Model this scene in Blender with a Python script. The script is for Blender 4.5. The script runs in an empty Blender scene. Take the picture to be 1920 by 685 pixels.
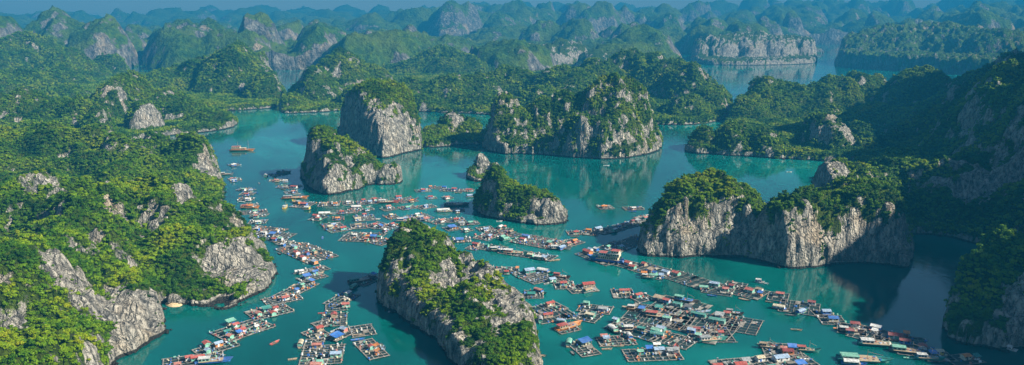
import bpy, bmesh, math, random
import numpy as np
from mathutils import Vector, Matrix

# ------------------------------------------------------------------ camera, sky, sun, exposure
scene = bpy.context.scene
COL = scene.collection
W0, H0, F0, PITCH, CAMZ = 1920.0, 685.0, 1507.0, math.radians(12.1), 180.0
cam_d = bpy.data.cameras.new("camera"); cam_d.sensor_width = 36.0
cam_d.lens = 36.0 * F0 / W0; cam_d.clip_start = 1.0; cam_d.clip_end = 60000.0
cam = bpy.data.objects.new("camera", cam_d); COL.objects.link(cam)
cam.location = (0, 0, CAMZ); cam.rotation_euler = (math.pi / 2 - PITCH, 0, 0)
scene.camera = cam

SUN_EL, SUN_AZ = math.radians(37.0), math.radians(72.0)      # azimuth: from straight behind the camera towards the right
to_sun = Vector((math.cos(SUN_EL) * math.sin(SUN_AZ), -math.cos(SUN_EL) * math.cos(SUN_AZ), math.sin(SUN_EL)))
world = bpy.data.worlds.new("World"); scene.world = world; world.use_nodes = True
wn = world.node_tree; bg = wn.nodes["Background"]
sky = wn.nodes.new("ShaderNodeTexSky"); sky.sky_type = 'NISHITA'; sky.sun_disc = False
sky.sun_elevation = SUN_EL; sky.sun_rotation = math.atan2(to_sun.x, to_sun.y)
sky.altitude = 100; sky.air_density = 0.8; sky.dust_density = 0.4; sky.ozone_density = 1.0
wn.links.new(sky.outputs[0], bg.inputs[0]); bg.inputs[1].default_value = 0.05
sun_d = bpy.data.lights.new("sun", 'SUN'); sun_d.energy = 5.0; sun_d.angle = math.radians(0.53); sun_d.color = (1.0, 0.91, 0.74)
sun = bpy.data.objects.new("sun", sun_d); COL.objects.link(sun)
sun.rotation_euler = to_sun.to_track_quat('Z', 'Y').to_euler(); sun.location = (600, -300, 900)
scene.view_settings.view_transform = 'Standard'; scene.view_settings.look = 'None'
scene.view_settings.exposure = 1.38; scene.view_settings.gamma = 1.0; scene.view_settings.use_curve_mapping = False
scene.render.engine = 'CYCLES'
cy = scene.cycles
cy.use_denoising = True; cy.max_bounces = 6; cy.diffuse_bounces = 2; cy.glossy_bounces = 2
cy.transmission_bounces = 2; cy.transparent_max_bounces = 8; cy.volume_bounces = 0
cy.caustics_reflective = False; cy.caustics_refractive = False
HAZE_DENSITY = 2.25e-4

# ------------------------------------------------------------------ helpers
rng = np.random.default_rng(7)
random.seed(11)
CP, SP = math.cos(PITCH), math.sin(PITCH)

def ray(u, v):
    a, b = (u - W0 / 2) / F0, -(v - H0 / 2) / F0
    return np.array((a, CP + b * SP, -SP + b * CP))

def G(u, v, z=0.0):
    """point at height z on the sight line through a place in the photograph"""
    d = ray(u, v); t = (z - CAMZ) / d[2]
    return np.array((d[0] * t, d[1] * t))

def summit(u, vt, vb):
    """summit whose foot is at row vb and whose top is at row vt"""
    y = G(u, vb)[1]; d = ray(u, vt); t = y / d[1]
    return d[0] * t, y, CAMZ + d[2] * t

def _hash(ix, iy, iz):
    h = (ix.astype(np.uint32) * np.uint32(374761393) + iy.astype(np.uint32) * np.uint32(668265263)
         + iz.astype(np.uint32) * np.uint32(2147483647 ^ 0x5bd1e995))
    h = (h ^ (h >> np.uint32(13))) * np.uint32(1274126177)
    h ^= h >> np.uint32(16)
    return h.astype(np.float32) / np.float32(4294967295.0) * 2 - 1

def vnoise(x, y, z=None):
    x = np.asarray(x, np.float32); y = np.asarray(y, np.float32)
    x0 = np.floor(x); y0 = np.floor(y); fx = x - x0; fy = y - y0
    fx = fx * fx * fx * (fx * (fx * 6 - 15) + 10); fy = fy * fy * fy * (fy * (fy * 6 - 15) + 10)
    ix = x0.astype(np.int64); iy = y0.astype(np.int64)
    def plane(iz):
        a = _hash(ix, iy, iz); b = _hash(ix + 1, iy, iz); c = _hash(ix, iy + 1, iz); d = _hash(ix + 1, iy + 1, iz)
        return (a + (b - a) * fx) * (1 - fy) + (c + (d - c) * fx) * fy
    if z is None:
        return plane(np.zeros_like(ix))
    z = np.asarray(z, np.float32); z0 = np.floor(z); fz = z - z0; fz = fz * fz * (3 - 2 * fz); iz = z0.astype(np.int64)
    a = plane(iz); b = plane(iz + 1)
    return a + (b - a) * fz

def fbm(x, y, z=None, octv=4, gain=0.5, ridged=False):
    s = 0; a = 1.0; tot = 0; f = 1.0
    for o in range(octv):
        n = vnoise(x * f + 17.3 * o, y * f - 9.1 * o, None if z is None else z * f + 5.7 * o)
        if ridged: n = 1 - 2 * np.abs(n)
        s = s + a * n; tot += a; a *= gain; f *= 2.03
    return s / tot

def sdf_poly(px, py, poly):
    """signed distance, positive inside"""
    d2 = np.full(px.shape, 1e18); inside = np.zeros(px.shape, bool)
    n = len(poly)
    for i in range(n):
        ax, ay = poly[i]; bx, by = poly[(i + 1) % n]
        ex, ey = bx - ax, by - ay; wx, wy = px - ax, py - ay
        t = np.clip((wx * ex + wy * ey) / (ex * ex + ey * ey + 1e-12), 0, 1)
        d2 = np.minimum(d2, (wx - ex * t) ** 2 + (wy - ey * t) ** 2)
        c = ((ay > py) != (by > py)) & (px < ex * (py - ay) / (ey if abs(ey) > 1e-12 else 1e-12) + ax)
        inside ^= c
    d = np.sqrt(d2)
    return np.where(inside, d, -d)

def smooth_poly(p, it=2):
    p = np.array(p)
    for _ in range(it):                                 # Chaikin corner cutting
        q = np.roll(p, -1, 0)
        p = np.stack([p * 0.75 + q * 0.25, p * 0.25 + q * 0.75], 1).reshape(-1, 2)
    return p

def tag(o, label=None, cat=None, group=None, kind=None):
    if label: o["label"] = label
    if cat: o["category"] = cat
    if group: o["group"] = group
    if kind: o["kind"] = kind
    return o

def mesh_np(name, verts, faces, mats=(), smooth=True):
    me = bpy.data.meshes.new(name)
    verts = np.asarray(verts, np.float32); faces = np.asarray(faces, np.int32)
    me.vertices.add(len(verts)); me.vertices.foreach_set("co", verts.ravel())
    if len(faces):
        k = faces.shape[1]
        me.loops.add(faces.size); me.loops.foreach_set("vertex_index", faces.ravel())
        me.polygons.add(len(faces))
        me.polygons.foreach_set("loop_start", np.arange(0, faces.size, k, dtype=np.int32))
        me.polygons.foreach_set("loop_total", np.full(len(faces), k, np.int32))
        me.polygons.foreach_set("use_smooth", np.full(len(faces), smooth, bool))
    for m in mats: me.materials.append(m)
    me.update(calc_edges=True)
    return me

def link(name, me, parent=None):
    o = bpy.data.objects.new(name, me); COL.objects.link(o)
    if parent is not None: o.parent = parent
    return o

# ------------------------------------------------------------------ materials
def new_mat(name):
    m = bpy.data.materials.new(name); m.use_nodes = True
    nt = m.node_tree; b = nt.nodes["Principled BSDF"]
    return m, nt, b

class N:
    """tiny node-graph helper"""
    def __init__(s, nt): s.nt = nt
    def n(s, t, **kw):
        x = s.nt.nodes.new(t)
        for k, v in kw.items(): setattr(x, k, v)
        return x
    def l(s, a, b): s.nt.links.new(a, b)
    def noise(s, vec, scale, detail=4, rough=0.55, dist=0.0):
        x = s.n("ShaderNodeTexNoise"); x.inputs["Scale"].default_value = scale
        x.inputs["Detail"].default_value = detail; x.inputs["Roughness"].default_value = rough
        x.inputs["Distortion"].default_value = dist
        if vec is not None: s.l(vec, x.inputs["Vector"])
        return x.outputs["Fac"]
    def ramp(s, fac, stops, interp='LINEAR'):
        x = s.n("ShaderNodeValToRGB"); r = x.color_ramp; r.interpolation = interp
        while len(r.elements) < len(stops): r.elements.new(0.5)
        for e, (p, c) in zip(r.elements, stops):
            e.position = p; e.color = (*c, 1) if len(c) == 3 else c
        s.l(fac, x.inputs[0]); return x.outputs[0]
    def mix(s, fac, a, b, blend='MIX'):
        x = s.n("ShaderNodeMix", data_type='RGBA', blend_type=blend)
        for sock, v in ((x.inputs[0], fac), (x.inputs[6], a), (x.inputs[7], b)):
            if isinstance(v, (int, float)): sock.default_value = v
            elif isinstance(v, tuple): sock.default_value = (*v, 1)
            else: s.l(v, sock)
        return x.outputs[2]
    def math(s, op, a, b=0.0, clamp=False):
        x = s.n("ShaderNodeMath", operation=op, use_clamp=clamp)
        for sock, v in ((x.inputs[0], a), (x.inputs[1], b)):
            if isinstance(v, (int, float)): sock.default_value = v
            else: s.l(v, sock)
        return x.outputs[0]
    def mapr(s, v, a, b, c=0.0, d=1.0):
        x = s.n("ShaderNodeMapRange"); s.l(v, x.inputs[0])
        for i, k in enumerate((a, b, c, d)): x.inputs[i + 1].default_value = k
        return x.outputs[0]
    def scalevec(s, vec, sx, sy, sz):
        x = s.n("ShaderNodeMapping"); x.inputs["Scale"].default_value = (sx, sy, sz); s.l(vec, x.inputs[0]); return x.outputs[0]
    def bump(s, h, dist, strength=1.0, normal=None):
        x = s.n("ShaderNodeBump"); x.inputs["Distance"].default_value = dist; x.inputs["Strength"].default_value = strength
        s.l(h, x.inputs["Height"])
        if normal is not None: s.l(normal, x.inputs["Normal"])
        return x.outputs[0]

def karst_material(name, far=False, warm=0.5):
    """grey limestone with vertical flutes and warm fracture faces, undergrowth where the 'veg' attribute says"""
    m, nt, b = new_mat(name); g = N(nt)
    geo = g.n("ShaderNodeNewGeometry"); pos = geo.outputs["Position"]
    k = 0.35 if far else 1.0
    stretch = g.scalevec(pos, 1.0, 1.0, 0.42)
    streak = g.noise(stretch, 0.22 * k, 6, 0.62)
    patch = g.noise(pos, 0.035 * k, 5, 0.6)
    fine = g.noise(g.scalevec(pos, 1, 1, 0.38), 0.55 * k, 6, 0.72)
    rock = g.ramp(streak, [(0.30, (0.07, 0.072, 0.074)), (0.40, (0.23, 0.23, 0.22)), (0.50, (0.45, 0.43, 0.385)), (0.66, (0.66, 0.62, 0.54))])
    if far: rock = g.ramp(streak, [(0.34, (0.030, 0.032, 0.034)), (0.48, (0.10, 0.10, 0.10)), (0.60, (0.20, 0.195, 0.18)), (0.74, (0.36, 0.34, 0.30))])
    rock = g.mix(g.mapr(patch, 0.54, 0.68, 0, 0.9 * warm), rock, (0.56, 0.41, 0.24))
    rock = g.mix(g.mapr(fine, 0.37, 0.50, 0.85, 0.0), rock, (0.06, 0.062, 0.062))
    if not far:                                          # fracture lines
        vo = g.n("ShaderNodeTexVoronoi", feature='DISTANCE_TO_EDGE'); vo.inputs["Scale"].default_value = 0.26
        wob = g.n("ShaderNodeVectorMath", operation='ADD'); g.l(g.scalevec(pos, 1, 1, 0.32), wob.inputs[0])
        nz3 = g.n("ShaderNodeTexNoise"); nz3.inputs["Scale"].default_value = 0.5; nz3.inputs["Detail"].default_value = 4; g.l(pos, nz3.inputs["Vector"])
        sc3 = g.n("ShaderNodeVectorMath", operation='SCALE'); sc3.inputs["Scale"].default_value = 3.0; g.l(nz3.outputs["Color"], sc3.inputs[0]); g.l(sc3.outputs[0], wob.inputs[1])
        g.l(wob.outputs[0], vo.inputs["Vector"]); crack = vo.outputs["Distance"]
        rock = g.mix(g.mapr(crack, 0.06, 0.01, 0, 0.6), rock, (0.05, 0.05, 0.048))
    # tidal notch: dark wet band with a pale scum line above it
    sep = g.n("ShaderNodeSeparateXYZ"); g.l(pos, sep.inputs[0])
    zz = g.math('ADD', sep.outputs[2], g.math('MULTIPLY', patch, -2.0))
    if not far:
        rock = g.mix(g.mapr(zz, 1.6, 0.6, 0, 0.45), rock, (0.40, 0.37, 0.31))
        rock = g.mix(g.mapr(zz, 0.8, 0.3, 0, 0.97), rock, (0.03, 0.03, 0.026))
    at = g.n("ShaderNodeAttribute"); at.attribute_name = "veg"
    vn = g.noise(pos, 0.16 * k, 5, 0.65)
    vn2 = g.noise(pos, 0.012 if not far else 0.006, 4, 0.6)
    green = g.ramp(vn, [(0.28, (0.007, 0.024, 0.005)), (0.48, (0.024, 0.066, 0.005)), (0.64, (0.065, 0.130, 0.006)), (0.80, (0.14, 0.20, 0.008))])
    green = g.mix(g.mapr(vn2, 0.40, 0.62, 0.0, 0.5), green, (0.105, 0.140, 0.014))
    vf = g.math('ADD', at.outputs["Fac"], g.math('MULTIPLY', g.math('SUBTRACT', vn, 0.5), 1.1))
    fac = g.mapr(vf, 0.42, 0.56)
    g.l(g.mix(fac, rock, green), b.inputs["Base Color"])
    b.inputs["Roughness"].default_value = 0.9; b.inputs["Specular IOR Level"].default_value = 0.15
    h = g.math('ADD', g.math('MULTIPLY', fine, 1.0), g.math('MULTIPLY', streak, 2.2))
    if not far: h = g.math('ADD', h, g.math('MULTIPLY', g.mapr(crack, 0.0, 0.22), 0.9))
    if far:
        h = g.math('ADD', h, g.math('MULTIPLY', g.noise(pos, 0.09, 3, 0.6), 3.0))
        g.l(g.bump(h, 6.0, 0.9), b.inputs["Normal"])
    else:
        g.l(g.bump(h, 3.6, 1.0), b.inputs["Normal"])
    return m

def leaf_material(name, stops, patch_amt=0.5):
    m, nt, b = new_mat(name); g = N(nt)
    geo = g.n("ShaderNodeNewGeometry"); pos = geo.outputs["Position"]
    oi = g.n("ShaderNodeObjectInfo")
    big = g.noise(pos, 0.022, 3, 0.6); lf = g.noise(pos, 0.9, 2, 0.6)
    f = g.math('ADD', g.math('MULTIPLY', oi.outputs["Random"], 0.26), g.math('MULTIPLY', g.mapr(big, 0.33, 0.66), 0.60))
    f = g.math('ADD', f, g.math('MULTIPLY', g.math('SUBTRACT', lf, 0.5), 0.35)); f = g.math('ADD', f, 0.12, clamp=True)
    c = g.ramp(f, stops)
    g.l(c, b.inputs["Base Color"]); b.inputs["Roughness"].default_value = 0.6
    b.inputs["Specular IOR Level"].default_value = 0.2
    tr = g.n("ShaderNodeBsdfTranslucent"); g.l(c, tr.inputs[0])
    mx = g.n("ShaderNodeMixShader"); mx.inputs[0].default_value = 0.33
    out = nt.nodes["Material Output"]; g.l(b.outputs[0], mx.inputs[1]); g.l(tr.outputs[0], mx.inputs[2]); g.l(mx.outputs[0], out.inputs[0])
    return m

GREEN = [(0.06, (0.006, 0.028, 0.005)), (0.28, (0.020, 0.075, 0.005)), (0.48, (0.062, 0.165, 0.002)), (0.72, (0.175, 0.290, 0.002)), (1.0, (0.30, 0.33, 0.006))]
M_KARST = karst_material("limestone_and_scrub")
M_KARST_FAR = karst_material("limestone_and_scrub_far", True)
M_LEAF = leaf_material("forest_leaves", GREEN)

def water_material():
    m, nt, b = new_mat("bay_water"); g = N(nt)
    geo = g.n("ShaderNodeNewGeometry"); pos = geo.outputs["Position"]
    big = g.noise(g.scalevec(pos, 1, 0.6, 1), 0.004, 4, 0.6, 0.6)
    c = g.ramp(big, [(0.34, (0.0004, 0.046, 0.042)), (0.50, (0.0008, 0.088, 0.080)), (0.68, (0.006, 0.190, 0.165))])
    g.l(c, b.inputs["Base Color"])
    b.inputs["IOR"].default_value = 1.33; b.inputs["Specular IOR Level"].default_value = 0.60
    b.inputs["Specular Tint"].default_value = (0.55, 1.0, 0.95, 1)
    b.inputs["Subsurface Weight"].default_value = 0.75; b.inputs["Subsurface Radius"].default_value = (0.15, 1.0, 0.95); b.inputs["Subsurface Scale"].default_value = 14.0
    gust = g.noise(g.scalevec(pos, 1, 0.45, 1), 0.010, 4, 0.6, 1.0)
    g.l(g.mapr(gust, 0.35, 0.65, 0.02, 0.10), b.inputs["Roughness"])
    w1 = g.noise(g.scalevec(pos, 1, 0.7, 1), 0.16, 5, 0.6, 0.4)
    w2 = g.noise(g.scalevec(pos, 0.6, 1, 1), 0.9, 3, 0.6)
    h = g.math('ADD', g.math('MULTIPLY', w1, 1.0), g.math('MULTIPLY', w2, 0.12))
    st = g.mapr(gust, 0.35, 0.65, 0.25, 0.8)
    bp = g.n("ShaderNodeBump"); bp.inputs["Distance"].default_value = 0.16; g.l(st, bp.inputs["Strength"]); g.l(h, bp.inputs["Height"])
    g.l(bp.outputs[0], b.inputs["Normal"])
    return m
M_WATER = water_material()

# ------------------------------------------------------------------ water and haze
R = 26000.0
me = mesh_np("water", [(-R, -1500, 0), (R, -1500, 0), (R, 2 * R, 0), (-R, 2 * R, 0)], [(0, 1, 2, 3)], [M_WATER], False)
tag(link("water", me), "wide turquoise green bay water between the limestone islands", "water", kind="structure")
# ------------------------------------------------------------------ limestone islands and hills
def in_view(x, y, z, mu=160, mv=120):
    """inside the photograph's frame with a margin, seen from the camera's height"""
    d = y * CP - (z - CAMZ) * SP
    up = y * SP + (z - CAMZ) * CP
    d = np.maximum(d, 1.0)
    u = W0 / 2 + F0 * x / d; v = H0 / 2 - F0 * up / d
    return (u > -mu) & (u < W0 + mu) & (v > -mv) & (v < H0 + mv)

FOREST_POINTS = []

def peak_field(X, Y, pk, floor):
    acc = np.full(X.shape, float(floor) ** 5)
    for p in pk:
        u, vt, vb, r = p[:4]; a = p[4] if len(p) > 4 else 2.0; b = p[5] if len(p) > 5 else 0.9
        x, y, z = summit(u, vt, vb); asp = p[6] if len(p) > 6 else 1.25
        d = np.sqrt((X - x) ** 2 + ((Y - y) / asp) ** 2) / r
        h = z * np.maximum(0, 1 - np.minimum(d, 1) ** a) ** b
        acc += np.maximum(h, 0) ** 5
    return acc ** 0.2

def terrain(X, Y, sd, hgt, res, rough, slope_k, valley):
    """heights -> displaced vertices, triangles' quads, vegetation mask"""
    rid = fbm(X / 30, Y / 30, octv=4, ridged=True); lum = fbm(X / 70 + 3.1, Y / 70, octv=3)
    val = np.clip(0.55 - fbm(X / 95 + 1.7, Y / 95 + 6, octv=3, ridged=True), 0, 1.2)
    pin = np.clip(fbm(X / 11, Y / 11, octv=3, ridged=True), -0.2, 1)
    H = hgt * (1 + 0.08 * lum - valley * val) + rough * (rid * 5.0 + pin * 3.2 + fbm(X / 5, Y / 5, octv=2) * 0.8 - 1.5) * np.clip(hgt / 25, 0.15, 1)
    if valley > .2: H = H - (10 + 14 * (valley > .5)) * np.clip(hgt / 40, 0, 1) * np.clip(0.35 - fbm(X / 48 + 8, Y / 48 - 3, octv=3, ridged=True), 0, 1)
    ks = slope_k * (1.0 + 0.6 * fbm(X / 40 + 9.7, Y / 40, octv=3))
    gul = fbm(X / 17 + 2, Y / 17, octv=3, ridged=True)
    coast = (sd - 1.0 + 2.6 * gul) * np.maximum(ks, 0.9) - 1.5 + 2.0 * fbm(X / 12, Y / 12 + 4, octv=2)
    coast += 3.0 * np.sin(coast / 5.5 + 2 * lum) * np.clip(coast / 12, 0, 1)        # ledges
    # rounded shoulder where the cliff meets the top
    d = np.clip(H - coast, -12, 12)
    Z = np.where(H < coast, H, coast) - 0.0 - np.maximum(0, 6 - np.abs(H - coast)) ** 2 / 24
    return np.where(sd < -1.0, np.minimum(Z, -4.0), Z)

def boulders(parent, pts):
    base = np.array([(-1, 0, 1.618), (1, 0, 1.618), (-1, 0, -1.618), (1, 0, -1.618), (0, 1.618, 1), (0, 1.618, -1), (0, -1.618, 1), (0, -1.618, -1), (1.618, 1, 0), (-1.618, 1, 0), (1.618, -1, 0), (-1.618, -1, 0)]) / 1.9
    tri = np.array([(0, 4, 1), (0, 9, 4), (9, 5, 4), (4, 5, 8), (4, 8, 1), (8, 10, 1), (8, 3, 10), (5, 3, 8), (5, 2, 3), (2, 7, 3), (7, 10, 3), (7, 6, 10), (7, 11, 6), (11, 0, 6), (0, 1, 6), (6, 1, 10), (9, 0, 11), (9, 11, 2), (9, 2, 5), (7, 2, 11)])[:, ::-1]
    V = []; Fc = []
    for k, (x, y) in enumerate(pts):
        s = 0.6 + 1.5 * rng.random() ** 2.5
        V.append(base * (0.65 + 0.6 * rng.random((12, 1))) * s * np.array((1, 1, .8)) + (x, y, 0.1)); Fc.append(tri + 12 * k)
    me = mesh_np("fallen_rocks", np.concatenate(V), np.concatenate(Fc), [M_KARST], False)
    tag(link("fallen_rocks", me, parent), kind="stuff")

def hill(name, outline, pk, res, label=None, cat=None, kind="structure", floor=None, rough=1.0, slope_k=3.0, flute=1.0,
         veg=0.0, mat=None, crown=(2.0, 3.6), spacing=3.6, warp=6.0, trees=True, spots=(), cliffveg=0.16, valley=None):
    if floor is None: floor = 9 if kind else 16
    if valley is None: valley = 0.42 if kind else 0.12
    poly = smooth_poly([G(u, v) for u, v in outline])
    x0, y0 = poly.min(0) - 4 * res; x1, y1 = poly.max(0) + 4 * res
    xs = np.arange(x0, x1, res); ys = np.arange(y0, y1, res)
    X, Y = np.meshgrid(xs, ys)
    w1 = fbm(X / (warp * 5), Y / (warp * 5), octv=3) * warp; w2 = fbm(X / (warp * 5) + 40, Y / (warp * 5) + 40, octv=3) * warp
    sd = sdf_poly(X + w1 * 0.45, Y + w2 * 0.45, poly)
    hgt = peak_field(X + w1, Y + w2, pk, floor)
    Z = terrain(X, Y, sd, hgt, res, rough, slope_k, valley)
    ny, nx = X.shape
    # normals of the height field
    gy, gx = np.gradient(Z, res)
    inv = 1 / np.sqrt(gx * gx + gy * gy + 1); nxv, nyv, nzv = -gx * inv, -gy * inv, inv
    steep = np.clip((1 - nzv) * 1.6, 0.08, 1)
    fl = fbm(X / 7.5, Y / 7.5, Z / 30, octv=4, ridged=True); fi = fbm(X / 3.2, Y / 3.2, Z / 5.0, octv=3)
    amp = (fl * 2.3 * flute + fi * (0.9 if kind else 1.6)) * steep * np.clip(Z / 4 + 0.3, 0, 1) * min(1.0, 0.5 + res / 4)
    # a smoothed slope decides where plants hold on
    k = max(1, int(round(3.0 / res)))
    def blur(A):
        for ax in (0, 1):
            c = np.cumsum(np.pad(A, [(k + 1, k) if i == ax else (0, 0) for i in (0, 1)], mode='edge'), axis=ax)
            sl1 = [slice(None)] * 2; sl0 = [slice(None)] * 2
            sl1[ax] = slice(2 * k + 1, None); sl0[ax] = slice(0, -(2 * k + 1))
            A = (c[tuple(sl1)] - c[tuple(sl0)]) / (2 * k + 1)
        return A
    nzs = blur(nzv)
    pn = fbm(X / 26 + 5, Y / 26, Z / 26, octv=4); pn2 = fbm(X / 8, Y / 8 + 7, Z / 12, octv=3)
    pn3 = fbm(X / 4.5 + 3, Y / 4.5, Z / 6.0, octv=2)
    V = (nzs - 0.50) * 1.35 + (0.75 if kind else 0.45) * pn + (0.75 if kind else 1.0) * pn2 + (0.0 if kind else 0.65) * pn3 + 0.50 + veg
    for (su, sv, vb, sr, amt) in spots:                      # bare faces and thickets with a place of their own
        sx, sy, sz = summit(su, sv, vb)
        V = V + amt * np.exp(-((X - sx) ** 2 + (Y - sy) ** 2 + (Z - sz) ** 2) / (2 * sr * sr))
    V = np.where(Z < 2.5, V - 0.8, V)
    V = np.clip(V, 0, 1)
    notch = 1.3 * np.exp(-((Z - 0.6) / 1.0) ** 2) * np.clip((1 - nzv) * 2, 0, 1) * (res < 1.7)      # tidal undercut
    PX, PY, PZ = X + nxv * (amp - notch), Y + nyv * (amp - notch), Z + nzv * amp
    keep = (sd > -2.2 * res)
    cell = keep[:-1, :-1] & keep[1:, :-1] & keep[:-1, 1:] & keep[1:, 1:]
    idx = np.arange(ny * nx).reshape(ny, nx)
    q = np.stack([idx[:-1, :-1][cell], idx[:-1, 1:][cell], idx[1:, 1:][cell], idx[1:, :-1][cell]], 1)
    used = np.unique(q); remap = np.full(ny * nx, -1, np.int64); remap[used] = np.arange(len(used))
    verts = np.stack([PX.ravel()[used], PY.ravel()[used], PZ.ravel()[used]], 1)
    me = mesh_np(name, verts, remap[q], [mat or M_KARST], True)
    att = me.attributes.new("veg", 'FLOAT', 'POINT'); att.data.foreach_set("value", V.ravel()[used].astype(np.float32))
    o = link(name, me); tag(o, label, cat, kind=kind)
    if res < 2.7:                                            # fallen blocks along the shore
        cand = np.flatnonzero(((sd > -1.5) & (sd < 2.5) & in_view(X, Y, Z, 20, 20)).ravel())
        nb = min(len(cand), int(len(cand) * res * res / 60) + 10)
        if len(cand): boulders(o, np.stack([X.ravel(), Y.ravel()], 1)[rng.choice(cand, nb, replace=False)])
    # trees
    if trees:
        area = res * res
        gslope = 1 / np.maximum(nzv, 0.25)
        want = np.clip((V - 0.42) * 4.0, 0, 1)
        prob = area * gslope ** 0.75 / ((spacing * (.61 if res < 1.5 else .60)) ** 2) * np.maximum(want, cliffveg * (V > 0.12))
        cnt = rng.poisson(np.where((sd > 1.0) & (Z > 1.5), prob, 0))
        ii = np.repeat(np.arange(X.size), cnt.ravel())
        if len(ii):
            jx = (rng.random(len(ii)) - 0.5) * res; jy = (rng.random(len(ii)) - 0.5) * res
            tx = PX.ravel()[ii] + jx; ty = PY.ravel()[ii] + jy
            tz = PZ.ravel()[ii] + (gx.ravel()[ii] * jx + gy.ravel()[ii] * jy) * 0.8
            vis = in_view(tx, ty, tz)
            # leave out what stands on slopes turned well away from the viewer's side of the bay
            face = nxv.ravel()[ii] * (0 - tx) + nyv.ravel()[ii] * (0 - ty) + nzv.ravel()[ii] * (CAMZ - tz)
            face /= np.sqrt(tx ** 2 + ty ** 2 + (CAMZ - tz) ** 2)
            vis &= face > -0.35
            s = (0.63 if res < 1.5 else 0.55) * (crown[0] * .75 + (crown[1] * 1.1 - crown[0] * .75) * rng.random(len(ii)) ** 2.2)
            s *= np.where(V.ravel()[ii] < 0.5, 0.6, 1.0) * (0.75 + 0.45 * np.clip(V.ravel()[ii], 0, 1))
            nsh = np.stack([nxv.ravel()[ii], nyv.ravel()[ii]], 1)
            FOREST_POINTS.append((o, label, np.stack([tx + nsh[:, 0] * s * 0.3, ty + nsh[:, 1] * s * 0.3, tz + s * 0.35], 1)[vis], s[vis]))
    return o, verts

# --- front islet in the middle of the fish farms
islet_front, FRONT_V = hill("karst_islet",
    [(697,563),(715,578),(745,592),(790,622),(822,652),(850,690),(890,735),(950,762),(1000,735),(1018,695),(1014,655),(1003,625),(978,592),(935,562),(880,538),(820,518),(760,514),(715,530)],
    [(788,424,535,34,2.6,.7),(740,455,548,26,2.5,.8),(838,452,545,30,2.4,.8),(875,482,560,26),(905,507,580,24),(955,545,612,22,2.6,.7),(985,575,635,18,2.6,.7),(870,545,620,28),(930,580,640,26),(800,500,575,28),(985,620,675,20)],
    0.8, "jagged grey islet with scattered bushes in the foreground, fish farms on both sides", "islet", kind=None, slope_k=3.6, rough=0.9, flute=1.1, veg=-0.02, crown=(1.0,2.3), spacing=2.5,
    spots=[(940,610,650,13,-.9),(870,520,585,14,-.7),(960,560,612,9,-.5)], cliffveg=0.12)
# --- near left headland
hill("hill", [(515,527),(505,542),(470,560),(432,583),(395,581),(345,575),(325,573),(310,566),(303,585),(321,610),(302,637),(255,662),(210,692),(150,770),(-250,950),(-800,760),(-700,430),(100,395),(330,390),(410,395),(440,425),(490,462),(514,500)],
    [(355,338,450,52,2.2,.8),(290,345,455,55),(235,345,465,50),(405,370,450,40),(435,428,500,26,2.6,.7),(480,448,490,28),(505,475,505,18),(330,430,510,45),(160,440,550,35),
     (190,485,585,34,2.6,.75),(245,515,600,28,2.6,.75),(295,550,610,20),(60,325,450,60),(80,400,530,45),(40,470,600,60),(100,520,640,50),(-20,600,740,70),(-150,330,470,90),(-120,480,640,90),(160,590,690,40),(150,350,480,55)],
    1.25, "sunlit green headland with two grey cliffs falling to the water, left foreground", "hill", slope_k=2.6, veg=0.16, valley=0.6, crown=(1.5,3.1), spacing=2.9,
    spots=[(430,480,505,14,-1.2),(470,520,530,16,-1.0),(230,580,620,17,-1.1),(260,620,640,14,-1.0),(190,520,600,13,-.8),(60,430,540,8,-.8),(350,345,450,8,-.6),(400,560,565,12,-.5),(190,450,540,9,-.8),(95,350,455,9,-.6)])
# --- left middle ridge
hill("hill", [(419,374),(423,360),(416,330),(404,300),(380,285),(250,275),(0,275),(-500,290),(-700,400),(100,430),(380,425)],
    [(384,256,330,36,3.2,.7),(330,252,335,55),(270,246,325,60),(200,240,325,65),(120,234,318,65),(40,252,330,75),(-80,245,340,95),(220,290,375,60),(90,320,390,60),(330,300,370,45)],
    2.0, "dark green ridge ending in a pale cliff behind the near left headland", "hill", slope_k=3.0, veg=0.22, valley=0.55, crown=(1.8,3.6), spacing=3.5, spots=[(405,320,345,14,-.9)])
hill("hill", [(235,264),(200,240),(0,228),(-400,225),(-500,285),(240,290)],
    [(150,172,252,50,1.8,.9),(190,200,262,38),(95,182,250,55),(30,165,245,70),(-70,150,245,90),(60,205,262,50),(215,225,265,30)],
    2.8, "hazy wooded ridge with grey outcrops at the left edge, above the dark ridge", "hill", veg=0.12, crown=(2,4), spacing=4.4)
hill("hill", [(447,238),(400,247),(330,253),(300,258),(262,263),(200,266),(150,245),(150,205),(300,195),(400,205),(442,222)],
    [(240,124,222,60,1.6,.9),(200,152,228,50),(268,188,248,26,2.8,.7),(310,165,222,60,1.7),(350,182,228,48),(390,203,236,36),(425,224,238,22)],
    2.6, "green spur with a pale rock cone running down to the water, left", "hill", veg=0.14, crown=(2,4), spacing=4.2, spots=[(285,215,250,15,-1.2),(240,130,222,14,-.7)])
hill("hill", [(527,203),(470,206),(420,209),(380,203),(250,182),(200,152),(300,138),(450,142),(545,168)],
    [(370,87,170,105,1.7),(450,82,172,120,1.8),(410,97,166,90),(505,125,186,60),(310,128,176,75),(560,165,185,45)],
    3.6, "broad rounded green hill beyond the left channel", "hill", veg=0.22, crown=(2.4,4.6), spacing=5.2, slope_k=2.2)
hill("hill", [(515,214),(560,213),(600,211),(640,208),(700,202),(765,172),(740,148),(600,152),(540,175)],
    [(640,92,178,95,1.6),(590,124,190,62),(692,118,176,75),(545,168,203,40),(670,160,200,50)],
    3.4, "sunlit green hill left of the pale tower rock, beyond the channel", "hill", veg=0.12, crown=(2.4,4.6), spacing=5.0, slope_k=2.4)
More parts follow.
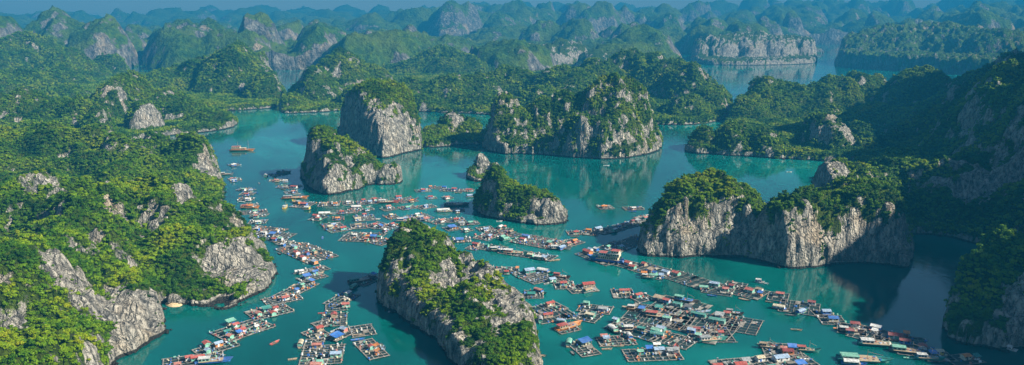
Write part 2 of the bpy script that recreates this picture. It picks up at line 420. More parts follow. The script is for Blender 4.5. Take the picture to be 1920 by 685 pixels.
hill("hill", [(0,212),(90,206),(160,190),(235,160),(252,134),(200,117),(0,110),(-200,108),(-300,210)],
    [(60,57,145,125,1.6),(130,93,150,100),(205,102,140,85),(0,75,150,120),(-110,60,150,140),(100,118,165,90),(30,130,180,90),(120,150,188,60),(-60,120,185,100)],
    5.0, "hazy green hills with a pointed summit at the far left", "hill", veg=0.22, crown=(3,5.5), spacing=6.6, slope_k=2.2)
# --- central back range
hill("hill", [(745,206),(800,211),(900,214),(1000,226),(1240,236),(1335,234),(1372,216),(1376,185),(1340,165),(1290,150),(1200,138),(900,136),(780,146),(720,178)],
    [(770,140,190,62),(840,138,190,72),(905,132,186,80),(965,124,184,85),(1060,124,190,100),(1120,108,184,85),(1175,95,178,85),(1235,84,180,105,1.7),(1292,112,190,72),(1345,155,206,60),(1180,160,212,60),(1290,178,218,52),(1010,160,208,60),(900,165,203,60),(800,170,203,50)],
    3.2, "long green range with grey outcrops behind the central islands", "hill", veg=0.12, crown=(2.4,4.6), spacing=5.2, slope_k=2.4)
hill("hill", [(690,150),(780,160),(900,158),(960,140),(900,114),(760,114),(690,128)],
    [(835,87,138,125,1.8),(780,112,140,90),(735,106,132,110),(900,115,140,80)],
    5.0, "dark round hill in the haze above the pale tower rock", "hill", veg=0.25, crown=(3,5.5), spacing=6.8)
hill("hill", [(950,137),(1000,139),(1080,139),(1112,132),(1105,112),(1040,108),(950,114)],
    [(1035,71,122,95,3,.7),(1086,67,121,60,3.2,.7),(990,80,122,80,2.5),(955,95,125,70)],
    4.2, "pale cliffed block rising behind the central green range", "hill", veg=-0.2, slope_k=3.4, trees=False, spots=[(1088,95,128,26,-1.2),(1035,110,130,30,-.8)])
hill("hill", [(1075,143),(1165,147),(1190,132),(1125,114),(1080,120)], [(1122,89,130,95,2.2),(1160,108,132,70)],
    4.2, "bare grey dome right of the pale cliffed block", "hill", veg=-0.1, trees=False)
# --- islands standing in the bay
hill("karst_islet", [(718,298),(695,293),(660,284),(628,263),(640,243),(700,238),(770,248),(798,268),(796,280),(760,288)],
    [(694,161,272,56,3.0,.7),(738,172,270,48,2.8,.7),(652,196,266,40,2.6,.7),(770,214,272,30,2.2,.8),(715,205,284,36,2.4,.8)],
    1.6, "tall pale tower rock with a broad bare face and green cap, centre left", "islet", kind=None, slope_k=5.0, floor=8, rough=1.3, veg=0.08, crown=(1.6,3.2), spacing=3.4,
    spots=[(690,240,285,26,-1.3),(660,220,270,22,-1.1),(720,270,290,20,-1.2),(700,172,270,24,.8),(745,190,270,24,.8),(770,225,274,18,.6)])
hill("karst_islet", [(563,332),(571,341),(585,357),(612,368),(645,363),(680,353),(690,347),(720,348),(750,346),(755,336),(735,322),(700,310),(640,300),(590,298),(565,314)],
    [(598,240,331,26,3,.65),(635,258,337,32,2.4,.8),(668,280,339,28),(692,298,343,22),(736,300,345,17,3.4,.6),(612,290,354,26),(660,318,354,18)],
    1.2, "split green and grey islet in front of the pale tower rock", "islet", kind=None, slope_k=4.2, floor=8, veg=0.04, cliffveg=.3, crown=(1.3,2.7), spacing=3.0,
    spots=[(738,322,340,10,-1.2),(575,290,325,14,-1.0),(615,330,358,16,-.8),(655,290,332,16,.5)])
hill("karst_islet", [(788,278),(830,276),(870,271),(908,273),(908,250),(880,240),(820,240),(788,255)],
    [(846,207,257,24,1.8),(815,236,262,32),(880,222,258,32),(800,252,266,24)],
    1.9, "low dark green islet with a grey crest between the tower rock and the cone", "islet", kind=None, veg=0.14, crown=(1.8,3.6), spacing=3.6, floor=8, spots=[(846,215,258,10,-1.2)])
hill("karst_islet", [(903,279),(925,286),(945,289),(980,289),(1020,291),(1060,295),(1100,298),(1150,300),(1190,295),(1225,288),(1241,279),(1239,262),(1200,245),(1100,238),(1000,240),(930,244),(904,262)],
    [(945,161,275,38,1.5,.95),(1018,182,273,38),(1062,178,273,40),(1110,160,275,42),(1150,147,275,52,2),(1198,160,273,40),(1228,186,275,26,2.8,.7),(1090,215,291,36),(1180,210,291,36),(968,205,277,36),(1026,260,297,8),(1140,220,294,34)],
    1.6, "largest central island, a sharp cone beside a rugged green massif", "islet", kind=None, slope_k=3.6, rough=1.6, flute=1.4, veg=0.1, cliffveg=.35, crown=(1.6,3.4), spacing=3.3,
    spots=[(930,270,282,12,-.8),(1228,215,270,12,-.8),(1062,190,264,14,-.6),(1150,165,266,16,-.5),(1110,240,285,12,-.5),(1200,240,282,16,.5),(1026,265,288,7,-1)])
hill("karst_islet", [(869,333),(885,340),(905,341),(930,338),(941,332),(936,322),(900,317),(874,324)],
    [(903,289,328,13,1.7),(925,304,330,10),(884,312,331,12)],
    0.9, "small jagged grey rock just behind the low wooded islet", "islet", kind=None, slope_k=4, floor=4, veg=-0.35, crown=(1,2), spacing=2.6)
hill("karst_islet", [(887,400),(905,408),(930,412),(960,418),(1000,423),(1030,425),(1062,422),(1073,409),(1066,398),(1020,388),(960,377),(900,371),(886,384)],
    [(914,320,394,22,3,.65),(940,343,398,22),(965,352,401,20),(987,357,404,18),(1010,361,408,16),(1032,369,411,16),(1052,383,415,14)],
    0.9, "low wooded islet with a pale rock tip amid the fish farms", "islet", kind=None, slope_k=2.6, floor=5, veg=0.34, cliffveg=.4, crown=(1.2,2.5), spacing=2.6,
    spots=[(1040,395,415,11,-1.2),(1000,405,418,9,-.8),(925,400,406,7,-.9),(1060,405,414,8,-.8),(1018,372,404,5,-.7)])
hill("karst_islet", [(1192,478),(1230,483),(1260,485),(1340,482),(1395,483),(1430,493),(1445,499),(1490,507),(1530,501),(1560,498),(1620,494),(1660,499),(1700,504),(1715,494),(1712,470),(1690,440),(1640,420),(1500,412),(1400,416),(1300,420),(1220,438),(1194,464)],
    [(1330,344,452,46,2.6,.7),(1285,350,452,40,2.6,.7),(1375,348,450,36,2.4,.7),(1250,382,456,32,2.4),(1414,392,460,18),(1222,438,466,22),(1466,408,480,22,2.6,.7),(1500,374,480,34,2.6,.65),(1548,376,476,34,2.6,.65),(1600,366,474,38,2.5,.65),(1650,368,478,38,2.5,.65),(1690,400,482,28,2.6,.65),(1600,340,445,40),(1650,345,450,40)],
    1.2, "long cliffed island with streaked grey walls, right of the centre", "islet", kind=None, slope_k=2.9, floor=4, flute=1.5, rough=1.5, veg=0.12, cliffveg=.45, crown=(1.4,2.9), spacing=2.9,
    spots=[(1380,440,470,12,-1.3),(1230,465,475,16,-.7),(1300,465,478,16,-.6),(1460,470,492,12,-.7),(1600,470,490,12,-.6),(1680,465,490,14,-.7),(1330,360,440,18,.4),(1400,370,445,18,.5),(1500,390,478,15,.5),(1560,390,478,15,.5),(1640,375,474,20,.6),(1540,430,490,8,.4),(1620,430,490,8,.4),(1480,480,495,12,-.7),(1640,475,492,14,-.7),(1560,475,492,12,-.5)])
hill("hill", [(1700,440),(1760,441),(1850,464),(1930,462),(2100,456),(2500,440),(2900,300),(2300,210),(1900,205),(1720,240),(1620,300),(1510,365),(1508,400),(1600,430)],
    [(1560,318,398,38,2.8,.7),(1610,310,395,45,2.6,.8),(1670,300,385,50),(1735,264,375,62,2.2,.8),(1850,245,370,75),(1930,230,360,90),(1790,315,410,55),(1890,310,420,65),(2000,280,430,90),(2050,120,380,150),(2250,20,400,190),(2500,-40,420,240)],
    2.0, "shaded dark green mainland slopes with a sheltered cove at the right", "hill", slope_k=3.2, veg=0.10, crown=(1.8,3.8), spacing=3.6,
    spots=[(1580,340,400,20,-.7),(1830,360,415,18,-.8),(1900,310,420,14,-1.0)])
hill("hill", [(1279,283),(1300,289),(1340,290),(1400,295),(1500,300),(1560,304),(1625,305),(1750,305),(2000,300),(2500,270),(2600,170),(1900,155),(1700,158),(1500,170),(1400,188),(1372,218),(1345,255),(1300,268)],
    [(1440,134,214,92,1.8),(1400,168,222,70),(1510,150,214,72),(1570,139,206,62),(1622,131,200,65),(1690,148,212,70),(1755,124,214,95,1.8),(1840,150,230,90),(1550,211,284,36,2.4,.75),(1320,240,279,26,2.4,.7),(1380,232,283,34),(1435,238,287,32),(1610,228,280,46),(1680,190,250,85),(1760,200,270,80),(1850,160,260,100),(1930,105,265,130,1.8),(2060,60,270,160),(2250,-30,280,220)],
    2.6, "broad forested range right of the centre, rising to the right edge", "hill", slope_k=2.6, veg=0.20, crown=(2.1,4.2), spacing=4.3,
    spots=[(1555,235,285,18,-.9),(1335,245,279,12,-.7),(1440,255,288,10,-.7),(1400,245,284,12,-.4)])
hill("karst_islet", [(1763,615),(1775,631),(1800,646),(1850,656),(1930,661),(2060,655),(2080,590),(1980,556),(1850,556),(1780,585)],
    [(1850,468,598,30,3,.65),(1900,461,598,34,3,.65),(1805,500,604,24,2.8,.7),(1960,468,600,36,3,.65),(1785,560,612,14)],
    1.0, "round dark wooded islet at the right edge of the foreground", "islet", kind=None, slope_k=4.2, veg=0.34, crown=(1.6,3.2), spacing=2.7, spots=[(1905,590,635,9,-1.2),(1880,620,645,8,-1.0),(1830,540,610,5,-.8)])
# --- unseen mountain added beyond the right edge, peaks raised to shade the right side
def mountain():
    xs = np.arange(300, 1600, 7.0); ys = np.arange(-250, 1450, 7.0); X, Y = np.meshgrid(xs, ys); acc = np.zeros(X.shape)
    w = 30 * fbm(X / 130, Y / 130, octv=3)
    for (x, y, h, r) in [(580, 230, 262, 210), (640, 340, 302, 220), (710, 470, 350, 230), (580, 80, 250, 220), (800, 620, 330, 260), (850, 300, 300, 300), (700, -60, 280, 250), (900, 760, 400, 240), (1060, 660, 420, 270), (1000, 880, 380, 220), (1000, 1000, 470, 245), (1180, 1180, 480, 260)]:
        d = np.minimum(np.sqrt((X + w - x) ** 2 + (Y + w - y) ** 2) / r, 1); acc += (h * np.maximum(0, 1 - d ** 1.9) ** .9) ** 5
    Z = acc ** .2; Z = Z + (fbm(X / 60, Y / 60, octv=4, ridged=True) * 14) * np.clip(Z / 60, 0, 1) - 5
    gy, gx = np.gradient(Z, 7.0); nz = 1 / np.sqrt(1 + gx * gx + gy * gy)
    idx = np.arange(X.size).reshape(X.shape); kp = Z > -4; cell = kp[:-1, :-1] | kp[1:, 1:] | kp[1:, :-1] | kp[:-1, 1:]
    q = np.stack([idx[:-1, :-1][cell], idx[:-1, 1:][cell], idx[1:, 1:][cell], idx[1:, :-1][cell]], 1)
    me = mesh_np("hill", np.stack([X.ravel(), Y.ravel(), Z.ravel()], 1), q, [M_KARST])
    me.attributes.new("veg", 'FLOAT', 'POINT').data.foreach_set("value", np.clip((nz - .45) * 1.5 + .6, 0, 1).ravel().astype(np.float32))
    tag(link("hill", me), "unseen wooded mountain added beyond the right edge to shade the cove", "hill", kind="structure")
mountain()
# --- the two islands across the far channel
hill("karst_islet", [(1296,121),(1400,123),(1500,121),(1529,119),(1534,112),(1500,101),(1296,100)],
    [(1310,70,112,75,3),(1350,66,112,85,4,.6),(1400,66,112,90,4,.6),(1450,67,112,90,4,.6),(1500,69,111,70,4,.6),(1400,58,106,60)],
    4.0, "flat topped island with pale cliffs beside the far channel", "islet", kind=None, slope_k=5, flute=2.0, rough=2.0, veg=-0.12, trees=False, spots=[(1440,100,118,90,-.4)])
hill("karst_islet", [(1565,122),(1600,128),(1700,135),(1800,141),(1950,147),(2100,142),(2100,103),(1900,98),(1650,101),(1566,113)],
    [(1605,66,117,110,2.6,.7),(1680,50,118,160,2.2,.8),(1775,43,120,180,2.2,.8),(1860,56,126,160,2.2,.8),(1930,66,130,160),(2020,60,130,160)],
    4.0, "large hazy wooded island right of the far channel", "islet", kind=None, slope_k=3.4, veg=0.05, trees=False, mat=M_KARST_FAR, floor=45, rough=2.5)

# --- ranges behind: karst towers all the way to the horizon
def far_range(y0, y1, res, step, seed, keepout, label, hscale):
    r = np.random.default_rng(seed)
    half = y1 * 0.72
    xs = np.arange(-half, half, res); ys = np.arange(y0 - 300, y1, res)
    X, Y = np.meshgrid(xs, ys)
    acc = np.full(X.shape, 0.0)
    px = np.arange(-half, half, step); py = np.arange(y0, y1 - step, step)
    for y in py:
        for x in px:
            cx, cy = x + (r.random() - .5) * step * 1.1, y + (r.random() - .5) * step * 0.9
            den = vnoise(np.array([cx / 1500.0 + seed]), np.array([cy / 900.0]))[0]
            if den < -0.75: continue
            u = W0 / 2 + F0 * cx / (cy * CP + CAMZ * SP)
            if keepout(u, cx, cy): continue
            h = (70 + 95 * r.random() ** 1.3 + 55 * den) * hscale(u, cy)
            rad = step * (0.45 + 0.45 * r.random()); asp = 0.8 + 0.7 * r.random(); a = 1.3 + 1.6 * r.random()
            ax = int((cx - rad - xs[0]) / res); bx = int((cx + rad - xs[0]) / res) + 2
            ay = int((cy - rad * asp - ys[0]) / res); by = int((cy + rad * asp - ys[0]) / res) + 2
            ax, ay = max(ax, 0), max(ay, 0)
            if bx <= ax or by <= ay: continue
            XX, YY = X[ay:by, ax:bx], Y[ay:by, ax:bx]
            wx = XX + 22 * fbm(XX / 90, YY / 90, octv=2); wy = YY + 22 * fbm(XX / 90 + 7, YY / 90, octv=2)
            d = np.sqrt((wx - cx) ** 2 + ((wy - cy) / asp) ** 2) / rad
            acc[ay:by, ax:bx] += np.maximum(0, h * np.maximum(0, 1 - np.minimum(d, 1) ** a) ** 0.75) ** 4
    Hh = acc ** 0.25
    UU = W0 / 2 + F0 * X / (Y * CP + CAMZ * SP)                  # saddles join the towers into ranges, but not across the channels
    land = ~(((UU > 1230) & (UU < 2150) & (Y < 3500)) | ((UU > 1480) & (UU < 1650) & (Y < 4400)) | ((UU > 235) & (UU < 310) & (Y < 3100)) | (Y < y0 + 40))
    Hh = np.where(land, np.maximum(Hh, 55 * np.clip(0.55 + 1.6 * fbm(X / 420 + seed, Y / 420, octv=3), 0, 1.5)), Hh)
    Hh = Hh * (0.86 + 0.22 * fbm(X / 170, Y / 170, octv=3, ridged=True))
    Hh = Hh + (fbm(X / 75, Y / 75, octv=4, ridged=True) * 26 + fbm(X / 25, Y / 25, octv=2) * 5) * np.clip(Hh / 50, 0, 1)
    Z = np.where(Hh < 8, -4.0, Hh)
    gy, gx = np.gradient(Z, res); nz = 1 / np.sqrt(gx * gx + gy * gy + 1)
    V = np.clip((nz - 0.60) * 1.7 + 0.8 * fbm(X / 80, Y / 80, octv=3) + 0.62, 0, 1)
    keep = (Z > -3.9) & (np.abs(X) < Y * 0.70 + 200)
    kk = keep.copy(); kk[1:] |= keep[:-1]; kk[:-1] |= keep[1:]; kk[:, 1:] |= keep[:, :-1]; kk[:, :-1] |= keep[:, 1:]
    cell = kk[:-1, :-1] & kk[1:, :-1] & kk[:-1, 1:] & kk[1:, 1:]
    idx = np.arange(X.size).reshape(X.shape)
    q = np.stack([idx[:-1, :-1][cell], idx[:-1, 1:][cell], idx[1:, 1:][cell], idx[1:, :-1][cell]], 1)
    used = np.unique(q); rm = np.full(X.size, -1, np.int64); rm[used] = np.arange(len(used))
    jit = fbm(X / 30, Y / 30 + 50, octv=2) * 6
    verts = np.stack([(X + jit).ravel()[used], (Y + jit).ravel()[used], Z.ravel()[used]], 1)
    me = mesh_np("hill", verts, rm[q], [M_KARST_FAR], True)
    at = me.attributes.new("veg", 'FLOAT', 'POINT'); at.data.foreach_set("value", V.ravel()[used].astype(np.float32))
    return tag(link("hill", me), label, "hill", kind="structure")

def keep1(u, x, y):
    if y < 2450 + 260 * (u > 1250): return True
    if 1230 < u < 2100 and y < 3400: return True                 # far channel and its islands
    if 1480 < u < 1640 and y < 4300: return True
    if 235 < u < 310 and y < 3100: return True                   # water behind the left hills
    return False
far_range(2450, 4700, 9.0, 165, 3, keep1, "blue hazed limestone hills behind the green ranges", lambda u, y: 1.0 + 0.25 * max(0, (u - 700) / 1200))
far_range(4700, 7400, 16.0, 235, 5, lambda u, x, y: False, "fainter limestone hills in the haze, second range from the horizon", lambda u, y: 0.95 + 0.45 * max(0, (u - 300) / 1600))
far_range(7300, 9700, 26.0, 380, 9, lambda u, x, y: False, "palest limestone hills along the horizon", lambda u, y: 1.15 + 0.9 * max(0, (u - 250) / 1600))

# ------------------------------------------------------------------ forest on the hills
def crown_mesh(name, seed, blobs, leaves, size):
    r = np.random.default_rng(seed); V = []; Fc = []
    for b in range(blobs):
        if b == 0: c = np.zeros(3); rad = 0.72
        else:
            a = r.random() * 6.283; c = np.array((math.cos(a) * 0.52, math.sin(a) * 0.52, -0.15 + 0.55 * r.random())); rad = 0.30 + 0.22 * r.random()
        for i in range(leaves if b else leaves * 2):
            n = r.normal(size=3); n /= np.linalg.norm(n)
            if n[2] < -0.45: n[2] = -n[2]
            p = c + n * rad * (0.72 + 0.36 * r.random()) * np.array((1, 1, 0.82))
            nn = n + r.normal(size=3) * 0.42; nn /= np.linalg.norm(nn)
            t = np.cross(nn, r.normal(size=3)); t /= np.linalg.norm(t); bt = np.cross(nn, t)
            s = size * (0.6 + 0.8 * r.random()); k = len(V)
            V += [p - t * s - bt * s * .5, p + t * s * .2 - bt * s * .8, p + t * s + bt * s * .4, p - t * s * .3 + bt * s * .9]
            Fc.append((k, k + 1, k + 2, k + 3))
    return mesh_np(name, np.array(V), np.array(Fc), [M_LEAF], False)

def forest_group(name, meshes):
    col = bpy.data.collections.new(name)
    for i, me in enumerate(meshes):
        ob = bpy.data.objects.new("%s_crown_%d" % (name, i), me); col.objects.link(ob)
    ng = bpy.data.node_groups.new(name, 'GeometryNodeTree')
    ng.interface.new_socket("Geometry", in_out='INPUT', socket_type='NodeSocketGeometry')
    ng.interface.new_socket("Geometry", in_out='OUTPUT', socket_type='NodeSocketGeometry')
    nd = ng.nodes; gi = nd.new('NodeGroupInput'); go = nd.new('NodeGroupOutput')
    ci = nd.new('GeometryNodeCollectionInfo'); ci.inputs['Collection'].default_value = col; ci.inputs['Separate Children'].default_value = True
    iop = nd.new('GeometryNodeInstanceOnPoints'); iop.inputs['Pick Instance'].default_value = True
    def attr(nm, typ):
        a = nd.new('GeometryNodeInputNamedAttribute'); a.data_type = typ; a.inputs['Name'].default_value = nm; return a.outputs[0]
    ng.links.new(gi.outputs[0], iop.inputs['Points']); ng.links.new(ci.outputs[0], iop.inputs['Instance'])
    ng.links.new(attr('idx', 'INT'), iop.inputs['Instance Index'])
    ng.links.new(attr('rot', 'FLOAT_VECTOR'), iop.inputs['Rotation']); ng.links.new(attr('scl', 'FLOAT_VECTOR'), iop.inputs['Scale'])
    ng.links.new(iop.outputs[0], go.inputs[0])
    return ng
NG_NEAR = forest_group("near_forest", [crown_mesh("crown", 30 + i, 6, 22, 0.20) for i in range(5)])
NG_FAR = forest_group("far_forest", [crown_mesh("crown", 60 + i, 4, 11, 0.33) for i in range(4)])

def forest(points, scales, label, far, parent=None):
    me = bpy.data.meshes.new("forest"); n = len(points)
    me.vertices.add(n); me.vertices.foreach_set("co", np.asarray(points, np.float32).ravel())
    a = me.attributes.new("idx", 'INT', 'POINT'); a.data.foreach_set("value", rng.integers(0, 4 if far else 5, n).astype(np.int32))
    rot = np.stack([rng.normal(0, .15, n), rng.normal(0, .15, n), rng.random(n) * 6.283], 1)
    a = me.attributes.new("rot", 'FLOAT_VECTOR', 'POINT'); a.data.foreach_set("vector", rot.astype(np.float32).ravel())
    sc = np.stack([scales * (0.85 + .3 * rng.random(n)), scales * (0.85 + .3 * rng.random(n)), scales * (0.7 + .55 * rng.random(n))], 1)
    a = me.attributes.new("scl", 'FLOAT_VECTOR', 'POINT'); a.data.foreach_set("vector", sc.astype(np.float32).ravel())
    o = link("forest", me); md = o.modifiers.new("trees", 'NODES'); md.node_group = NG_FAR if far else NG_NEAR
    tag(o, label, "forest", kind="stuff")
    return o
TREE_SPOTS = []
for k, cnt in ((0, 150), (1, 130)):                       # the trees that show largest stand as trees of their own
    o, lab, P, S = FOREST_POINTS[k]
    dist = np.sqrt(P[:, 0] ** 2 + P[:, 1] ** 2 + (P[:, 2] - CAMZ) ** 2)
    show = np.where(in_view(P[:, 0], P[:, 1], P[:, 2], -10, -10), S / dist, 0)
    pick = np.argsort(-show)[:cnt]; TREE_SPOTS.append((k, P[pick], S[pick]))
    m = np.ones(len(P), bool); m[pick] = False; FOREST_POINTS[k] = (o, lab, P[m], S[m])
for (o, lab, P, S) in FOREST_POINTS:
    if len(P): forest(P, S, "forest cover of the " + lab.replace("sunlit ", "").replace(",", ""), float(np.median(P[:, 1])) > 1000)
print("FOREST", sum(len(p[2]) for p in FOREST_POINTS), [len(p[2]) for p in FOREST_POINTS])

M_BARK, _nt, _b = new_mat("bark"); _g = N(_nt); _geo = _g.n("ShaderNodeNewGeometry")
_g.l(_g.ramp(_g.noise(_geo.outputs["Position"], 3.0, 4), [(.3, (.05, .04, .03)), (.7, (.16, .13, .10))]), _b.inputs["Base Color"]); _b.inputs["Roughness"].default_value = 0.9
def trunk_mesh(seed):
    r = random.Random(seed); V = []; Fc = []
    def limb(p0, p1, r0, r1, n=5):
        k = len(V); d = (Vector(p1) - Vector(p0)).normalized(); t = d.orthogonal().normalized(); b = d.cross(t)
        for p, q in ((p0, r0), (p1, r1)):
            for i in range(n): V.append(tuple(Vector(p) + (t * math.cos(6.283 * i / n) + b * math.sin(6.283 * i / n)) * q))
        for i in range(n): j = (i + 1) % n; Fc.append((k + i, k + j, k + n + j, k + n + i))
    limb((0, 0, -1.0), (.04, 0, -.25), .11, .075)
    for i in range(4):
        a = i * 1.57 + r.random(); limb((.04, 0, -.3), (.5 * math.cos(a), .5 * math.sin(a), .15 + .25 * r.random()), .06, .02)
    limb((.04, 0, -.3), (0, .03, .45), .07, .02)
    return mesh_np("trunk", np.array(V), np.array(Fc), [M_BARK], True)
CROWNS = [crown_mesh("crown", 130 + i, 7, 26, 0.17) for i in range(6)]; TRUNKS = [trunk_mesh(i) for i in range(3)]
tr = random.Random(3)
for k, P, S in TREE_SPOTS:
    for (x, y, z), s in zip(P, S):
        t = bpy.data.objects.new("tree", None); COL.objects.link(t); t.location = (x, y, z - s * .45); t.rotation_euler = (0, 0, tr.random() * 6.28)
        s = float(s); sc = (s * tr.uniform(.9, 1.2), s * tr.uniform(.9, 1.2), s * tr.uniform(.8, 1.2))
        for nm, me in (("crown", tr.choice(CROWNS)), ("trunk", tr.choice(TRUNKS))):
            c_ = bpy.data.objects.new(nm, me); COL.objects.link(c_); c_.parent = t; c_.location = (0, 0, s * .45); c_.scale = sc
        dd = y * CP - (z - CAMZ) * SP; uu = W0 / 2 + F0 * x / dd; vv = H0 / 2 - F0 * (y * SP + (z - CAMZ) * CP) / dd
        if k == 0: lab = "leafy bush " + ("on the wooded summit" if vv < 490 else "on the shaded left flank" if uu < 810 else "on the bare right shoulder" if uu > 900 and vv < 600 else "low on the front face" if vv > 600 else "in the middle") + " of the front islet"
        else: lab = "leafy tree " + ("in the lower left corner" if uu < 100 and vv > 560 else "above the lower grey cliff" if vv > 500 else "high on the slope") + " of the near left headland"
        tag(t, lab, "tree", ("trees on the front islet", "trees on the left headland")[k])
# --- small beach at the inlet of the near left headland
bx = smooth_poly([G(u, v) for u, v in ((306, 570), (318, 563), (334, 564), (346, 570), (338, 576), (318, 577))]); bc = bx.mean(0)
V = [(bc[0], bc[1], 1.6)]; Fb = []
for ring, (f, z) in enumerate(((.45, 1.35), (.8, .55), (1.05, -.5))):
    for p in bx: V.append((*(bc + (p - bc) * f), z + .12 * random.random()))
n = len(bx)
me = bpy.data.meshes.new("beach"); fs = [(0, 1 + i, 1 + (i + 1) % n) for i in range(n)]
for rg in range(2): fs += [(1 + rg * n + i, 1 + (rg + 1) * n + i, 1 + (rg + 1) * n + (i + 1) % n, 1 + rg * n + (i + 1) % n) for i in range(n)]
me.from_pydata(V, [], fs); me.update()
M_SAND, _nt, _b = new_mat("beach_sand"); _g = N(_nt); _geo = _g.n("ShaderNodeNewGeometry")
_g.l(_g.ramp(_g.noise(_geo.outputs["Position"], .8, 5), [(.3, (.36, .26, .14)), (.7, (.60, .47, .29))]), _b.inputs["Base Color"]); _b.inputs["Roughness"].default_value = 0.95
me.materials.append(M_SAND); tag(link("beach", me), "tiny sandy beach in the inlet of the near left headland", "beach", kind="structure")

# ------------------------------------------------------------------ haze
def haze_box():
    x0, x1, y0, y1, z0, z1 = -9000.0, 9000.0, -900.0, 9900.0, -6.0, 560.0
    v = [(x, y, z) for z in (z0, z1) for y in (y0, y1) for x in (x0, x1)]
    f = [(0, 2, 3, 1), (4, 5, 7, 6), (0, 1, 5, 4), (2, 6, 7, 3), (0, 4, 6, 2), (1, 3, 7, 5)]
    m = bpy.data.materials.new("haze"); m.use_nodes = True; nt = m.node_tree
    nt.nodes.remove(nt.nodes["Principled BSDF"])
    pv = nt.nodes.new("ShaderNodeVolumePrincipled"); pv.inputs["Density"].default_value = HAZE_DENSITY
    pv.inputs["Color"].default_value = (0.02, 0.24, 0.49, 1); pv.inputs["Anisotropy"].default_value = 0.0
    nt.links.new(pv.outputs[0], nt.nodes["Material Output"].inputs["Volume"])
    tag(link("haze", mesh_np("haze", v, f, [m], False)), "pale blue haze lying over the bay and hills", "haze", kind="stuff")
haze_box()
# ------------------------------------------------------------------ floating village: builders
class MB:
    def __init__(s): s.v = []; s.f = []; s.m = []
    def box(s, cx, cy, cz, lx, ly, lz, rz=0.0, mi=0, taper=1.0):
        k = len(s.v); c, n = math.cos(rz), math.sin(rz)
        for z, t in ((-.5, 1.0), (.5, taper)):
            for x, y in ((-.5, -.5), (.5, -.5), (.5, .5), (-.5, .5)):
                X, Y = x * lx * t, y * ly * t
                s.v.append((cx + X * c - Y * n, cy + X * n + Y * c, cz + z * lz))
        for q in ((0, 3, 2, 1), (4, 5, 6, 7), (0, 1, 5, 4), (1, 2, 6, 5), (2, 3, 7, 6), (3, 0, 4, 7)):
            s.f.append(tuple(k + i for i in q)); s.m.append(mi)
    def poly(s, pts, mi=0):
        k = len(s.v); s.v += [tuple(p) for p in pts]; s.f.append(tuple(range(k, k + len(pts)))); s.m.append(mi)
    def slab(s, pts, t, mi=0):
        """thick sheet from a top outline"""
        p = [Vector(q) for q in pts]; nrm = (p[1] - p[0]).cross(p[2] - p[0]).normalized(); n = len(p)
        k = len(s.v); s.v += [tuple(q) for q in p] + [tuple(q - nrm * t) for q in p]
        s.f.append(tuple(range(k, k + n))); s.f.append(tuple(k + n + i for i in reversed(range(n)))); s.m += [mi, mi]
        for i in range(n):
            j = (i + 1) % n; s.f.append((k + i, k + n + i, k + n + j, k + j)); s.m.append(mi)
    def cyl(s, cx, cy, z0, z1, r, n=8, mi=0, r1=None):
        k = len(s.v); r1 = r if r1 is None else r1
        for z, q in ((z0, r), (z1, r1)):
            for i in range(n):
                a = 6.28318 * i / n; s.v.append((cx + q * math.cos(a), cy + q * math.sin(a), z))
        for i in range(n):
            j = (i + 1) % n; s.f.append((k + i, k + j, k + n + j, k + n + i)); s.m.append(mi)
        s.f.append(tuple(k + n + i for i in range(n))); s.m.append(mi)
    def build(s, name, mats, parent=None, smooth=False):
        me = bpy.data.meshes.new(name); me.from_pydata(s.v, [], s.f)
        mats = mats if isinstance(mats, (list, tuple)) else [mats]
        for m in mats: me.materials.append(m)
        me.polygons.foreach_set("material_index", s.m)
        if smooth: me.polygons.foreach_set("use_smooth", [True] * len(s.f))
        me.update()
        return link(name, me, parent)

RGB = dict(r=(.46, .085, .065), p=(.52, .20, .16), m=(.26, .022, .025), b=(.02, .15, .52), l=(.33, .47, .66), t=(.02, .27, .23), g=(.20, .52, .40),
           w=(.74, .75, .74), c=(.66, .59, .42), n=(.42, .31, .20), o=(.72, .24, .04), k=(.10, .11, .12), y=(.70, .50, .05), s=(.36, .39, .41), d=(.07, .035, .02))
CNAME = dict(r="red", p="faded red", m="maroon", b="bright blue", l="pale blue", t="teal", g="mint green", w="white", c="cream", n="tan", o="orange", k="dark grey", y="yellow", s="grey", d="dark brown")
_pc = {}
def paint(c, kind="paint"):
    """weathered paint, corrugated roofing, timber"""
    if (c, kind) in _pc: return _pc[(c, kind)]
    m, nt, b = new_mat("%s_%s" % (CNAME[c].replace(" ", "_"), kind)); g = N(nt)
    tc = g.n("ShaderNodeTexCoord"); ob = tc.outputs["Object"]; geo = g.n("ShaderNodeNewGeometry")
    n1 = g.noise(geo.outputs["Position"], 0.9, 4, 0.65); n2 = g.noise(geo.outputs["Position"], 0.23, 3, 0.6)
    base = RGB[c]; dirt = tuple(0.45 * x + 0.03 for x in base); fade = tuple(min(1, 0.72 * x + 0.14) for x in base)
    col = g.mix(g.mapr(n1, 0.38, 0.62), dirt, base); col = g.mix(g.mapr(n2, 0.45, 0.7, 0, 0.65), col, fade)
    if kind == "roof":
        col = g.mix(g.mapr(g.noise(geo.outputs["Position"], 1.7, 4, 0.7), 0.60, 0.70, 0, 0.7), col, (.16, .075, .04))
        wv = g.n("ShaderNodeTexWave"); wv.inputs["Scale"].default_value = 2.2; wv.bands_direction = 'X'; g.l(ob, wv.inputs[0])
        g.l(g.bump(wv.outputs["Fac"], 0.08, 0.7), b.inputs["Normal"]); b.inputs["Roughness"].default_value = 0.45
    else:
        b.inputs["Roughness"].default_value = 0.6
    g.l(col, b.inputs["Base Color"])
    _pc[(c, kind)] = m; return m

